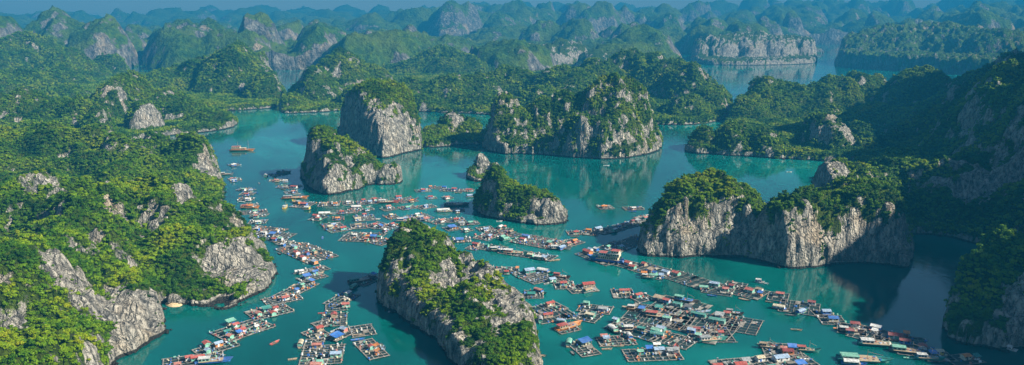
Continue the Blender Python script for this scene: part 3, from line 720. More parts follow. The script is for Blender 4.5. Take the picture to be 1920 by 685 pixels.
def simple(name, stops, scale, rough=0.85):
    m, nt, b = new_mat(name); g = N(nt); geo = g.n("ShaderNodeNewGeometry")
    g.l(g.ramp(g.noise(geo.outputs["Position"], scale, 4, 0.65), stops), b.inputs["Base Color"]); b.inputs["Roughness"].default_value = rough
    return m
M_WOOD = simple("weathered_walkway_timber", [(.3, (.085, .078, .070)), (.5, (.19, .175, .155)), (.7, (.38, .355, .32))], 0.55)
M_NET = simple("dark_net_pen", [(.35, (.006, .020, .022)), (.65, (.016, .045, .044))], 0.8, 0.5)
M_PANE = simple("dark_window_pane", [(.3, (.012, .015, .018)), (.7, (.04, .05, .06))], 2.0, 0.15)
M_NETPILE = simple("piled_fishing_net", [(.3, (.05, .09, .07)), (.7, (.12, .16, .11))], 2.0)

THINGS = []          # (object, kind, colour, cluster, u, v) - labelled at the end
def root(name, x, y, rz, z=0.0):
    o = bpy.data.objects.new(name, None); COL.objects.link(o); o.location = (x, y, z); o.rotation_euler = (0, 0, rz)
    o.empty_display_size = 1.0
    return o

RAFTS = []
GEARC = ['w', 'w', 'b', 'w', 'r', 's', 'g', 'k', 'c', 's', 'l', 'p', 't', 'o', 'b']
def raft(cl, u0, v0, u1, v1, W, px=3.6, py=3.6, gear=1.0, seed=0):
    """timber pen raft along the line from one place to another, W metres wide"""
    if cl in 'GHJK': gear *= .35
    thin = .72 if cl in 'GHJ' else 1.0
    r = random.Random(seed * 7919 + int(u0 * 13 + v0 * 7))
    a, b = G(u0, v0), G(u1, v1); L = float(np.hypot(*(b - a))); c = (a + b) / 2; rz = math.atan2(b[1] - a[1], b[0] - a[0])
    t = root("fish_farm_raft", c[0], c[1], rz)
    nx = max(2, int(round(L / px))); ny = max(1, int(round(W / py)))
    fr = MB()
    for j in range(ny + 1):                                  # long walkways
        y = -W / 2 + W * j / ny; w = (0.62 if j in (0, ny) else 0.34) * thin
        fr.box(r.uniform(-.3, .3), y, 0.34 + 0.012 * j, L + 0.8 + r.uniform(-.5, .8), w, 0.16)
    for i in range(nx + 1):                                  # cross walkways
        x = -L / 2 + L * i / nx
        if 0 < i < nx and r.random() < (0.12 if thin == 1 else 0.35): continue
        fr.box(x, r.uniform(-.25, .25), 0.50 + 0.003 * (i % 5), (0.6 if i in (0, nx) else 0.32) * thin, W + r.uniform(0, .8), 0.14)
    fr.build("walkway", M_WOOD, t)
    nt_ = MB(); nt_.box(0, 0, 0.0, L - 0.3, W - 0.3, 0.16); nt_.build("net", M_NET, t)
    fl = MB()
    for j in range(ny + 1):
        y = -W / 2 + W * j / ny
        for i in range(nx):
            if r.random() < .6: fl.cyl(-L / 2 + L * (i + .5) / nx, y, -0.15, 0.25, 0.38, 6, 0 if r.random() < .6 else 1)
    if fl.v: tag(fl.build("float", [paint('b'), paint('s')], t), kind="stuff")
    ge = MB(); ncol = r.sample(GEARC, 7); area = L * W
    for _ in range(int(area / 11 * gear)):
        j = r.randint(0, ny); y = -W / 2 + W * j / ny + r.uniform(-.5, .5); x = r.uniform(-L / 2, L / 2)
        if r.random() < .5: i = r.randint(0, nx); x = -L / 2 + L * i / nx; y = r.uniform(-W / 2, W / 2)
        s = r.uniform(.45, 1.25); h = r.uniform(.35, 1.0); mi = r.randrange(7)
        if r.random() < .35: ge.cyl(x, y, 0.55, 0.6 + h, s * .45, 7, mi)
        else: ge.box(x, y, 0.58 + h / 2, s, s * r.uniform(.5, 1.3), h, r.uniform(0, 3), mi, r.uniform(.75, 1.1))
    for _ in range(int(area / 160)):                          # working platforms planked over
        i, j = r.randrange(nx), r.randrange(ny)
        ge.box(-L / 2 + L * (i + .5) / nx, -W / 2 + W * (j + .5) / ny, 0.62, L / nx, W / ny, 0.08, 0, 7)
    if ge.v: tag(ge.build("gear", [paint(q) for q in ncol] + [M_WOOD], t), kind="stuff")
    THINGS.append((t, "raft", "", cl, (u0 + u1) / 2, (v0 + v1) / 2)); RAFTS.append((c[0], c[1], rz, L, W))
    return t

def near_dir(x, y):
    best, ang = 1e9, 0.0
    for (cx, cy_, rz, L, W) in RAFTS:
        dx, dy = x - cx, y - cy_; lx = dx * math.cos(rz) + dy * math.sin(rz); ly = -dx * math.sin(rz) + dy * math.cos(rz)
        d = math.hypot(max(0, abs(lx) - L / 2), max(0, abs(ly) - W / 2)) + 0.05 * math.hypot(dx, dy)
        if d < best: best, ang = d, rz
    return ang, best

def house(cl, u, v, rc, wc='g', L=7.0, W=4.6, rot=None, h=2.3, seed=0):
    """hut with a double pitched corrugated roof"""
    L *= .60; W *= .63; h *= .80
    x, y = G(u, v, 2.6); r = random.Random(int(u * 31 + v * 17))
    ang, d = near_dir(x, y); rz = ang + (0 if rot is None else math.radians(rot)) + r.uniform(-.05, .05)
    t = root("hut", x, y, rz, 0.62)
    wl = MB(); hr = W * 0.20
    base = MB(); base.box(0, 0, -0.06, L + 1.2, W + 1.3, 0.12); base.build("platform", M_WOOD, t)
    for s in (-1, 1):
        wl.box(0, s * (W / 2 - .06), h / 2, L, .12, h)
        wl.poly([(s * (L / 2), -s * W / 2, 0), (s * (L / 2), s * W / 2, 0), (s * (L / 2), s * W / 2, h), (s * (L / 2), 0, h + hr), (s * (L / 2), -s * W / 2, h)])
    wl.build("wall", paint(wc), t)
    rf = MB(); o = 0.32; sl = hr / (W / 2); e = W / 2 + o
    for s in (-1, 1):
        pts = [(-s * (L / 2 + o), s * 0.0, h + hr + .12), (s * (L / 2 + o), s * 0.0, h + hr + .12), (s * (L / 2 + o), -s * e * 1.0, h + hr + .12 - sl * e), (-s * (L / 2 + o), -s * e, h + hr + .12 - sl * e)]
        rf.slab(pts[::-1], -0.07)
    rb = MB(); rb.box(0, 0, h + hr + .16, L + 2 * o + .02, .28, .10)
    ro = rf.build("roof", paint(rc, "roof"), t); rb.build("ridge_cap", paint(rc), ro)
    for s in (-1, 1):
        dm = MB(); dm.box(L * .12 * s, s * (W / 2 + .03), 0.98, .95, .08, 1.9); dm.build("door", paint(r.choice(['n', 'k', 'b', 'w'])), t)
        for q in (-.30, .33):
            wm = MB(); wm.box(L * q * s, s * (W / 2 + .03), 1.45, 1.05, .08, .85); wo = wm.build("window", M_PANE, t)
    THINGS.append((t, "hut", rc, cl, u, v)); return t

def shelter(cl, u, v, rc, L=7.0, W=5.0, rot=None):
    """open work shed: single sloping sheet or tarpaulin on posts"""
    L *= .68; W *= .68
    x, y = G(u, v, 2.4); r = random.Random(int(u * 31 + v * 17))
    ang, d = near_dir(x, y); rz = ang + (0 if rot is None else math.radians(rot))
    t = root("work_shelter", x, y, rz, 0.62)
    b = MB(); b.box(0, 0, -0.06, L + .8, W + .8, .12); b.build("platform", M_WOOD, t)
    rf = MB(); h0, h1 = 2.1, 2.9
    n = 4; ys = [-W / 2 - .4 + (W + .8) * i / n for i in range(n + 1)]; zs = [h0 + (h1 - h0) * i / n - .16 * math.sin(math.pi * i / n) for i in range(n + 1)]
    for i in range(n):
        rf.slab([(-L / 2 - .4, ys[i], zs[i]), (L / 2 + .4, ys[i], zs[i]), (L / 2 + .4, ys[i + 1], zs[i + 1]), (-L / 2 - .4, ys[i + 1], zs[i + 1])], .05)
    rf.build("roof", paint(rc, "roof" if rc not in "b" else "paint"), t)
    for sx in (-1, 1):
        for sy in (-1, 1):
            p = MB(); p.cyl(sx * L / 2 * .95, sy * W / 2 * .95, 0, (h0 if sy < 0 else h1) - .1, .09, 6); p.build("post", M_WOOD, t)
    st = MB(); cols = r.sample(GEARC, 4)
    for _ in range(9): st.box(r.uniform(-L / 2, L / 2) * .85, r.uniform(-W / 2, W / 2) * .85, .45, r.uniform(.6, 1.4), r.uniform(.5, 1.2), .9, r.uniform(0, 3), r.randrange(4))
    tag(st.build("gear", [paint(q) for q in cols], t), kind="stuff")
    THINGS.append((t, "shelter", rc, cl, u, v)); return t

def hull_mesh(L, B, H, sheer=0.5, stern=0.75):
    n = 11; V = []; F = []
    for i in range(n):
        s = i / (n - 1); x = -L / 2 + L * s
        w = B / 2 * (stern + (1 - stern) * min(1, s * 3)) * (1 - max(0, (s - .55) / .45) ** 2.2)
        w = max(w, .03); z = H * (1 + sheer * (max(0, s - .45) / .55) ** 2 + sheer * .35 * max(0, (.25 - s) / .25) ** 2)
        xx = x + (0.10 * L * (s - .6) / .4 if s > .6 else 0)
        V += [(xx, -w, z), (x, -w * .86, H * .35), (x, -w * .45, -.35), (x, w * .45, -.35), (x, w * .86, H * .35), (xx, w, z), (xx, w * .88, z - .02), (x, w * .86, H * .62), (x, -w * .86, H * .62), (xx, -w * .88, z - .02)]
    for i in range(n - 1):
        for k in range(10):
            a, b = i * 10 + k, i * 10 + (k + 1) % 10; F.append((a, b, b + 10, a + 10))
    F.append(tuple(range(9, -1, -1))); F.append(tuple((n - 1) * 10 + k for k in range(10)))
    mb = MB(); mb.v = V; mb.f = F; mb.m = [0] * len(F); return mb

def boat(cl, u, v, kind, hc, cc='w', L=None, rz=None):
    """sampan | fishing | canopy | cruiser | junk"""
    x, y = G(u, v, 0.8); r = random.Random(int(u * 5 + v * 29))
    if rz is None: rz = near_dir(x, y)[0] + r.choice((0, math.pi)) + r.uniform(-.15, .15)
    else: rz = math.radians(rz)
    L = L or dict(sampan=5.5, fishing=13, canopy=10, cruiser=22, junk=24)[kind]
    B = L * dict(sampan=.28, fishing=.30, canopy=.30, cruiser=.30, junk=.27)[kind]; H = dict(sampan=.55, fishing=1.5, canopy=1.0, cruiser=2.7, junk=1.9)[kind]
    nm = dict(sampan="sampan", fishing="fishing_boat", canopy="canopied_boat", cruiser="tour_boat", junk="junk_boat")[kind]
    t = root(nm, x, y, rz)
    hull_mesh(L, B, H, .55 if kind != "sampan" else .5).build("hull", paint(hc), t)
    if kind != "sampan":
        st = MB(); st.box(-L * .06, 0, H * 1.0, L * .70, B * .99, .16); st.build("gunwale", paint('n' if hc != 'n' else 'b'), t)
    if kind == "sampan":
        for q in (-.22, .08):
            s = MB(); s.box(L * q, 0, H * .9, .3, B * .86, .08); s.build("thwart", M_WOOD, t)
        if r.random() < .5:
            g = MB(); g.box(-L * .05, 0, H * .8, L * .25, B * .5, .4, .2); g.build("net_pile", M_NETPILE, t)
    def cabin(x0, x1, z0, h, w, wc, rc, nwin, over=.35):
        c = MB(); c.box((x0 + x1) / 2, 0, z0 + h / 2, x1 - x0, w, h); co = c.build("cabin", paint(wc), t)
        for s in (-1, 1):
            for k in range(nwin):
                wd = MB(); q = x0 + (x1 - x0) * (k + .5) / nwin; wd.box(q, s * (w / 2 + .03), z0 + h * .58, (x1 - x0) / nwin * .62, .07, h * .42); wd.build("window", M_PANE, co)
        wd = MB(); wd.box(x1 + .03, 0, z0 + h * .6, .07, w * .7, h * .36); wd.build("window", M_PANE, co)
        rm = MB(); rm.box((x0 + x1) / 2, 0, z0 + h + .07, x1 - x0 + 2 * over, w + 2 * over, .14); rm.build("cabin_roof", paint(rc, "roof"), t)
    def mast(x, z0, z1, rr=.10):
        p = MB(); p.cyl(x, 0, z0, z1, rr, 6, 0, rr * .6); p.build("mast", paint('n'), t)
    if kind == "fishing":
        cabin(-L * .42, -L * .10, H * .7, 2.0, B * .62, cc, r.choice(['w', cc, 's', 'r']), 3)
        mast(L * .08, H * .6, H + 5.0); dk = MB(); cols = r.sample(GEARC, 4)
        bm = MB(); bm.slab([(L * .08, -.06, H + 3.6), (L * .08, .06, H + 3.6), (L * .38, .06, H + 2.0), (L * .38, -.06, H + 2.0)], .12); bm.build("boom", paint('n'), t)
        for _ in range(7): dk.box(r.uniform(-.05, .33) * L, r.uniform(-.25, .25) * B, H * .95, r.uniform(.6, 1.3), r.uniform(.6, 1.2), .9, r.uniform(0, 3), r.randrange(4))
        tag(dk.build("gear", [paint(q) for q in cols], t), kind="stuff")
    if kind == "canopy":
        a = MB(); n = 6; x0, x1 = -L * .42, L * .22; w = B * .52
        for i in range(n):
            p0, p1 = math.pi * i / n, math.pi * (i + 1) / n
            a.slab([(x0, -w * math.cos(p0), H + .9 + 1.0 * math.sin(p0)), (x0, -w * math.cos(p1), H + .9 + 1.0 * math.sin(p1)), (x1, -w * math.cos(p1), H + .9 + 1.0 * math.sin(p1)), (x1, -w * math.cos(p0), H + .9 + 1.0 * math.sin(p0))][::-1], -.05)
        a.build("canopy", paint(cc, "roof"), t)
        sd = MB(); sd.box((x0 + x1) / 2, 0, H + .40, (x1 - x0) * .96, w * 1.8, 1.1); so = sd.build("cabin", paint(r.choice(['g', 't', 'w', 'b'])), t)
        for s in (-1, 1):
            for k in range(3):
                wd = MB(); wd.box(x0 + (x1 - x0) * (k + .5) / 3, s * (w * .9 + .03), H + .45, (x1 - x0) * .2, .07, .5); wd.build("window", M_PANE, so)
    if kind == "cruiser":
        cabin(-L * .36, L * .22, H * .95, 2.2, B * .80, 'c', 'n', 9)
        cabin(-L * .40, -L * .14, H * .95 + 2.4, 2.2, B * .78, 'c', 'w', 4); cabin(-L * .38, -L * .16, H * .95 + 4.8, 2.0, B * .66, 'c', 'r', 3)
        cabin(L * .00, L * .20, H * .95 + 2.4, 2.2, B * .72, 'w', 'r', 3)
        aw = MB(); aw.slab([(-L * .13, -B * .38, H * .95 + 4.4), (-.01 * L, -B * .38, H * .95 + 4.4), (-.01 * L, B * .38, H * .95 + 4.4), (-L * .13, B * .38, H * .95 + 4.4)], .06); aw.build("awning", paint('g'), t)
        for s in (-1, 1):
            dr = MB(); dr.box(-L * .42, s * B * .2, H + 1.0, L * .05, .08, 1.6); dr.build("door", paint('t'), t)
        st = MB(); st.box(-L * .06, 0, H * .62, L * .72, B * 1.005, .22); st.build("rubbing_strake", paint('b'), t)
        mast(L * .02, 6, 11)
        for s in (-1, 1):
            rl = MB(); rl.box(L * .36, s * B * .30, H * 1.3 + .6, L * .14, .06, .9); rl.build("railing", paint('g'), t)
    if kind == "junk":
        cabin(-L * .40, L * .18, H * .9, 2.2, B * .80, 'o', 'c', 6); cabin(-L * .40, -L * .05, H * .9 + 2.4, 2.0, B * .74, 'c', 'p', 4)
        mast(-L * .15, 5, 12, .16); mast(L * .30, 2, 14, .16)
    THINGS.append((t, nm.replace("_", " "), hc if kind != "canopy" else cc, cl, u, v)); return t
# ------------------------------------------------------------------ floating village: layout
PHRASE = dict(A="left chain below the green headland", B="short chain left of the front islet", C="string off the dark left ridge",
              D="group before the split islet", E="rows before the low wooded islet", F="string reaching the cliffed island",
              G="line right of the cream tour boat", H="shaded line at the lower right", I="group right of the front islet",
              J="big square farm right of centre", K="cluster at the bottom right edge")
# rafts: cluster, one end, other end, width in metres (pen pitch along, across)
for q in [
    ('A',306,684,418,668,13), ('A',368,664,440,643,12), ('A',410,634,498,605,20,3.2,3.4), ('A',428,640,492,612,7), ('A',468,594,541,577,17,3.0,3.2), ('A',496,568,562,556,13,3.0,3.2),
    ('A',522,561,583,531,13), ('A',562,527,608,516,10), ('A',572,511,612,502,10), ('A',545,462,606,488,26,3.6,3.2), ('A',528,455,560,462,12), ('A',472,441,544,446,22), ('A',480,428,532,434,12),
    ('B',622,573,658,552,13), ('B',611,579,650,576,11), ('B',604,602,650,599,20), ('B',590,612,620,604,8), ('B',580,634,612,624,18), ('B',622,635,655,619,11), ('B',658,624,700,618,16),
    ('B',680,640,712,672,11,3.2,3.0), ('B',572,646,606,645,12), ('B',566,668,643,664,24,3.4,3.2), ('B',577,683,612,683,9), ('B',670,535,706,519,12,3,4),
    ('C',450,355,472,358,12), ('C',452,364,477,364,12), ('C',448,374,475,374,12), ('C',452,387,484,385,12), ('C',446,401,500,396,14), ('C',472,404,502,404,10), ('C',468,417,500,416,12), ('C',480,428,488,426,8),
    ('C',430,311,448,309,14), ('C',430,338,450,336,14), ('C',506,328,540,325,10), ('C',506,339,540,338,10), ('C',524,350,560,352,16), ('C',534,362,557,360,12),
    ('D',553,384,584,386,22), ('D',598,384,637,383,16), ('D',643,381,662,380,14), ('D',670,382,706,379,14), ('D',700,377,720,374,14), ('D',746,378,777,374,20,3,3), ('D',632,399,670,397,12), ('D',660,395,698,391,12),
    ('D',716,394,738,391,12), ('D',587,409,606,411,16), ('D',624,411,645,410,12), ('D',665,411,702,408,20), ('D',724,409,745,406,14), ('D',605,425,640,421,14), ('D',615,434,652,428,14), ('D',658,426,688,424,16), ('D',690,427,722,420,16), ('D',715,431,742,421,13),
    ('D',645,444,715,447,26,3.2,3.2), ('D',703,459,732,450,13), ('D',779,359,806,357,12), ('D',806,353,830,351,8), ('D',826,357,888,358,12), ('D',800,372,818,371,10), ('D',832,372,846,370,10), ('D',750,392,778,388,13), ('D',782,391,812,386,14),
    ('D',748,412,775,410,12), ('D',766,411,804,405,20,2.6,3), ('D',820,396,870,394,10), ('D',848,385,876,383,10), ('D',810,419,838,413,12), ('D',836,415,870,412,14), ('D',862,421,897,418,10), ('D',835,431,860,427,12), ('D',868,433,882,430,10), ('D',850,451,882,450,13),
    ('E',896,431,924,428,12), ('E',900,450,948,428,14,2.6,4), ('E',936,446,966,437,16), ('E',972,447,1046,461,26,2.4,5), ('E',1040,465,1084,452,14), ('E',886,461,945,469,14), ('E',940,472,975,478,10), ('E',975,476,1038,486,14), ('E',880,463,900,466,14),
    ('F',1064,438,1092,437,12), ('F',1092,436,1122,438,16), ('F',1122,437,1160,428,14), ('F',1156,428,1205,416,14), ('F',1198,412,1240,404,14), ('F',1122,390,1148,389,14), ('F',1170,392,1205,391,12),
    ('F',1140,470,1172,458,20,2.8,5), ('F',1172,458,1206,446,16,2.6,4), ('G',1092,474,1150,496,15),
    ('G',1152,491,1200,503,16), ('G',1196,500,1255,518,22), ('G',1205,519,1240,522,8), ('G',1255,514,1342,542,20,2.6,6), ('G',1322,540,1375,548,20), ('G',1368,541,1432,556,20), ('G',1360,534,1398,540,14),
    ('H',1440,555,1478,560,16,3,6), ('H',1462,573,1536,583,22,2.8,6), ('H',1526,590,1560,590,12), ('H',1536,600,1582,602,15), ('H',1570,615,1624,622,16), ('H',1600,620,1690,642,22,2.8,6), ('H',1640,636,1738,648,18), ('H',1680,654,1748,662,16), ('H',1728,668,1782,668,14), ('H',1778,679,1830,672,12,2.8,5),
    ('I',902,507,968,508,14), ('I',966,518,1004,512,12), ('I',988,528,1030,518,16,2.6,3), ('I',1034,528,1062,524,10), ('I',1040,537,1076,536,13), ('I',1066,545,1116,540,14,2.6,6), ('I',984,553,1018,553,14),
    ('I',990,588,1052,573,14,2.8,6), ('I',1006,601,1074,588,14,2.8,6), ('I',1086,577,1146,584,13), ('I',1082,592,1122,600,13), ('I',1148,552,1188,552,15,2.6,6), ('I',1188,563,1218,556,12,2.6,6), ('I',1044,622,1080,614,10),
    ('I',1080,642,1110,668,11,3,3.2), ('I',1122,642,1188,638,13), ('I',1172,668,1274,664,15), ('I',1152,606,1240,632,20,2.6,6), ('I',1232,630,1298,648,16,2.8,5),
    ('J',1178,584,1300,604,30,2.6,7), ('J',1232,566,1320,586,26,2.6,7), ('J',1250,594,1380,622,34,2.8,6), ('J',1295,628,1370,628,22,3,4), ('J',1330,600,1424,616,24,3,4), ('J',1290,630,1345,640,12),
    ('K',1340,690,1410,684,16), ('K',1408,684,1470,674,14), ('K',1430,656,1500,660,18), ('K',1450,684,1522,676,16), ('K',1430,652,1452,648,9),
]:
    raft(*q)
# huts with pitched roofs: cluster, place, roof, wall, length, width, turn against the raft
for q in [
    ('A',371,668,'r','g',11,5), ('A',333,681,'p','w',5,4), ('A',354,668,'r','w',5.5,4.5), ('A',387,642,'r','g',6.5,5,90), ('A',409,642,'l','o',7,5), ('A',389,655,'l','g',4.6,4,90), ('A',441,607,'r','g',6,4.5), ('A',452,617,'r','w',7,5.5),
    ('A',431,628,'p','g',5.5,4.5,90), ('A',424,620,'t','t',4.5,4.2), ('A',480,611,'w','g',4,3.6), ('A',485,586,'p','g',5.5,4.5,90), ('A',516,576,'r','w',5,4), ('A',512,585,'r','g',5.5,4.6,90), ('A',535,556,'p','w',7,5), ('A',533,557,'r','w',5,4.4),
    ('A',555,542,'b','w',5,5), ('A',566,533,'g','g',4.6,4), ('A',590,508,'b','g',6,4.6), ('A',564,507,'w','w',5,4), ('A',590,489,'l','o',7,5), ('A',568,481,'r','w',7,5.4), ('A',556,472,'r','w',6.5,5), ('A',552,461,'l','g',7.5,5), ('A',590,470,'g','n',5.4,4.4),
    ('A',576,473,'m','b',5,4), ('A',531,457,'w','b',5.5,4), ('A',495,435,'w','w',7,4.4), ('A',483,428,'w','b',4.8,4), ('A',514,447,'r','b',6,4.5), ('A',526,446,'g','w',5.5,4.6), ('A',520,431,'c','w',4,4),
    ('B',648,569,'r','g',7,4.6), ('B',626,588,'r','n',6,5,90), ('B',598,613,'r','n',6.5,5.5), ('B',644,615,'l','p',6,5,90), ('B',696,648,'r','g',4.6,4), ('B',594,645,'p','n',8,4.5), ('B',593,681,'p','c',9,5), ('B',630,661,'l','g',9,6), ('B',652,548,'w','g',7,4.6), ('B',600,676,'g','g',5,4),
    ('C',457,354,'g','w',6,4.5), ('C',462,363,'r','b',7,4.5), ('C',465,372,'w','w',8,4.6), ('C',478,395,'g','w',6,5), ('C',480,404,'p','g',6,5), ('C',484,415,'w','g',7,5), ('C',438,308,'w','b',9,5), ('C',434,334,'p','w',5,4), ('C',439,337,'l','b',8,5),
    ('C',519,337,'p','n',7,4), ('C',535,338,'w','l',8,4.5), ('C',551,349,'r','w',11,4.6), ('C',550,358,'p','b',5,4.5), ('C',514,326,'l','t',6,5),
    ('D',570,381,'r','b',10,6), ('D',576,388,'w','y',8,5), ('D',608,381,'n','c',7,5), ('D',629,381,'o','w',6,5), ('D',653,378,'w','c',6,5), ('D',681,374,'r','b',5.5,4.6), ('D',702,372,'r','g',6,5), ('D',747,368,'r','l',9,6), ('D',772,375,'o','c',5,4),
    ('D',641,396,'r','b',5,4.5), ('D',688,391,'t','w',6,4.6), ('D',728,386,'p','w',7,5.5), ('D',592,403,'r','w',8,5.5), ('D',597,408,'p','g',7,5), ('D',633,408,'o','b',6,5), ('D',683,401,'r','b',5.5,4.5), ('D',671,409,'c','w',8,5), ('D',733,402,'c','n',5,5),
    ('D',625,420,'l','b',6,5), ('D',643,426,'r','g',8,5), ('D',672,420,'n','n',8,5), ('D',702,420,'r','w',5,4.5), ('D',735,419,'r','w',6,4.6), ('D',721,430,'w','p',5,4.6), ('D',665,439,'w','s',6,5), ('D',687,447,'p','g',5,4), ('D',690,442,'o','n',5,4.5), ('D',712,443,'t','w',5,4.6),
    ('D',730,449,'r','g',7,5), ('D',793,355,'r','b',6,5), ('D',807,349,'o','k',4.6,4.4), ('D',833,350,'b','l',7,5), ('D',852,353,'r','b',8,5), ('D',880,355,'r','w',10,4.6), ('D',807,368,'r','l',7,5), ('D',838,369,'p','w',7,5.4), ('D',798,385,'l','b',6,5), ('D',835,392,'w','c',8,4.6), ('D',858,395,'l','n',5,4),
    ('D',760,408,'l','b',6.5,5), ('D',782,401,'w','g',6,5), ('D',828,412,'p','w',6,5), ('D',855,410,'r','n',6,5), ('D',882,416,'g','k',6,5), ('D',873,430,'w','g',5,4.5), ('D',764,388,'g','b',6,5),
    ('E',911,428,'l','w',6,5), ('E',938,424,'w','g',9,5), ('E',946,424,'p','g',4,4), ('E',917,441,'l','p',7,5), ('E',942,443,'g','t',7,5.5), ('E',958,433,'n','k',6,4), ('E',986,441,'b','l',10,5), ('E',981,447,'r','w',7,5), ('E',1053,462,'l','b',10,6), ('E',1077,450,'o','r',7,5), ('E',1066,455,'p','n',6,4),
    ('E',892,456,'r','n',8,5), ('E',913,458,'t','g',4.5,4.5), ('E',995,476,'c','g',7,5), ('E',1009,480,'w','n',9,5), ('E',940,467,'w','t',5,4),
    ('F',1080,434,'r','g',6,5), ('F',1104,430,'o','n',7,5), ('F',1121,427,'l','s',11,7), ('F',1152,429,'w','g',6,5), ('F',1166,420,'r','w',6,5), ('F',1174,417,'l','w',8,4), ('F',1186,413,'m','n',6,5), ('F',1210,407,'p','g',7,5), ('F',1133,386,'o','k',8,5), ('F',1188,389,'w','p',6,5), ('F',1140,461,'g','k',6,5), ('F',1164,461,'l','g',7,5), ('F',1200,446,'r','b',6,5),
    ('G',1102,470,'r','o',13,6), ('G',1107,466,'l','w',6,4.5), ('G',1118,465,'w','b',6,4.5), ('G',1178,491,'r','w',7,6), ('G',1186,498,'r','g',7.5,5.5), ('G',1208,493,'r','n',5,5), ('G',1208,510,'o','w',6,5), ('G',1228,510,'b','g',5,4), ('G',1249,508,'l','w',9,6), ('G',1268,510,'r','g',9,6), ('G',1340,530,'l','g',10,6),
    ('G',1361,540,'r','g',6,5.5), ('G',1372,534,'m','g',5,5), ('G',1406,542,'r','g',8.5,6), ('G',1424,541,'n','w',7,4.5),
    ('H',1463,549,'r','g',8,5), ('H',1522,565,'m','w',7,5), ('H',1549,582,'l','b',8,6), ('H',1562,595,'b','c',9,6.5), ('H',1603,605,'m','w',8,6), ('H',1594,618,'m','t',7,5), ('H',1643,611,'w','b',9,6), ('H',1679,627,'m','g',12,7), ('H',1697,637,'r','b',9,5), ('H',1730,648,'r','w',6,6,90), ('H',1760,657,'c','y',7,5.5), ('H',1811,666,'o','c',7,5.5),
    ('I',906,504,'l','w',6,5), ('I',927,507,'c','g',10,6), ('I',950,508,'r','g',4.5,4), ('I',992,505,'l','t',12,8), ('I',1035,522,'l','g',7,6), ('I',1056,529,'r','g',7,5.5), ('I',1103,531,'r','n',13,7), ('I',996,549,'t','k',8,6), ('I',1031,567,'r','n',9,4.6), ('I',1027,588,'r','n',9.5,4.6,-10),
    ('I',1100,566,'g','g',5.5,4.6), ('I',1131,577,'s','l',9,6), ('I',1107,588,'c','g',9,4.4), ('I',1171,543,'r','c',11,4.6,0), ('I',1197,551,'r','g',8,5,0), ('I',1132,628,'p','l',6,5), ('I',1200,657,'g','t',5,5), ('I',1235,653,'l','s',9,6), ('I',1155,597,'l','g',5,5), ('I',1231,617,'g','w',9,5.5), ('I',1240,613,'l','t',8,5.5), ('I',1231,644,'w','g',6,4.6),
    ('J',1271,568,'t','g',8,5), ('J',1216,582,'g','g',7,5), ('J',1251,594,'g','w',8,5), ('J',1345,598,'t','g',15,6,0), ('J',1310,587,'t','t',14,4.4,0), ('J',1364,585,'r','g',6,4.6), ('J',1297,617,'l','b',7,5), ('J',1306,615,'m','n',6,5), ('J',1310,626,'g','g',5,5), ('J',1351,621,'r','g',4.6,4.6), ('J',1250,561,'r','l',7,5),
    ('K',1345,684,'r','n',8,6), ('K',1388,681,'r','n',10,6), ('K',1425,669,'c','w',7,5.5), ('K',1464,668,'l','w',13,7,0), ('K',1477,656,'m','o',9,6), ('K',1469,651,'p','n',5,5),
]:
    house(*q)
for q in [
    ('A',433,602,'g',7,4.5), ('A',449,623,'b',4,3), ('A',500,578,'t',7,5), ('A',576,517,'b',7,5), ('A',585,526,'b',4,4), ('A',511,438,'b',7,5), ('B',632,629,'b',9,7), ('B',701,514,'b',4,4), ('B',705,648,'o',4,3), ('B',707,658,'o',3.4,3),
    ('C',468,386,'o',8,4), ('C',470,357,'l',5,4), ('D',700,443,'b',7,4), ('D',848,425,'b',9,7), ('D',862,449,'b',8,4.5), ('D',694,378,'l',5,4), ('D',620,425,'c',6,4), ('D',800,410,'p',6,4), ('D',790,407,'s',6,4), ('D',866,418,'s',6,4), ('D',715,423,'b',4,4),
    ('E',1030,454,'g',5,4), ('E',1020,482,'l',6,4), ('F',1145,427,'t',6,4), ('F',1196,413,'s',6,4), ('G',1220,505,'n',6,4), ('G',1425,549,'b',4,3), ('G',1240,516,'l',4,4), ('H',1640,620,'w',4,3), ('H',1750,662,'b',5,4), ('H',1832,668,'t',4,3), ('H',1700,625,'o',4,3),
    ('I',1097,639,'b',8.5,8,0), ('I',1218,653,'b',5,4), ('I',1137,634,'l',4.5,3), ('I',970,503,'o',2.4,2.4), ('I',1258,657,'s',5,4), ('I',1112,589,'t',4,3),
    ('J',1235,558,'n',9,5), ('J',1203,578,'b',5,4), ('J',1349,590,'s',7,5), ('J',1235,576,'t',6,4), ('J',1290,575,'k',6,4), ('K',1486,650,'b',6,4.5), ('K',1502,681,'b',7,5), ('K',1450,690,'t',6,5), ('K',1400,676,'s',6,4),
]:
    shelter(*q)
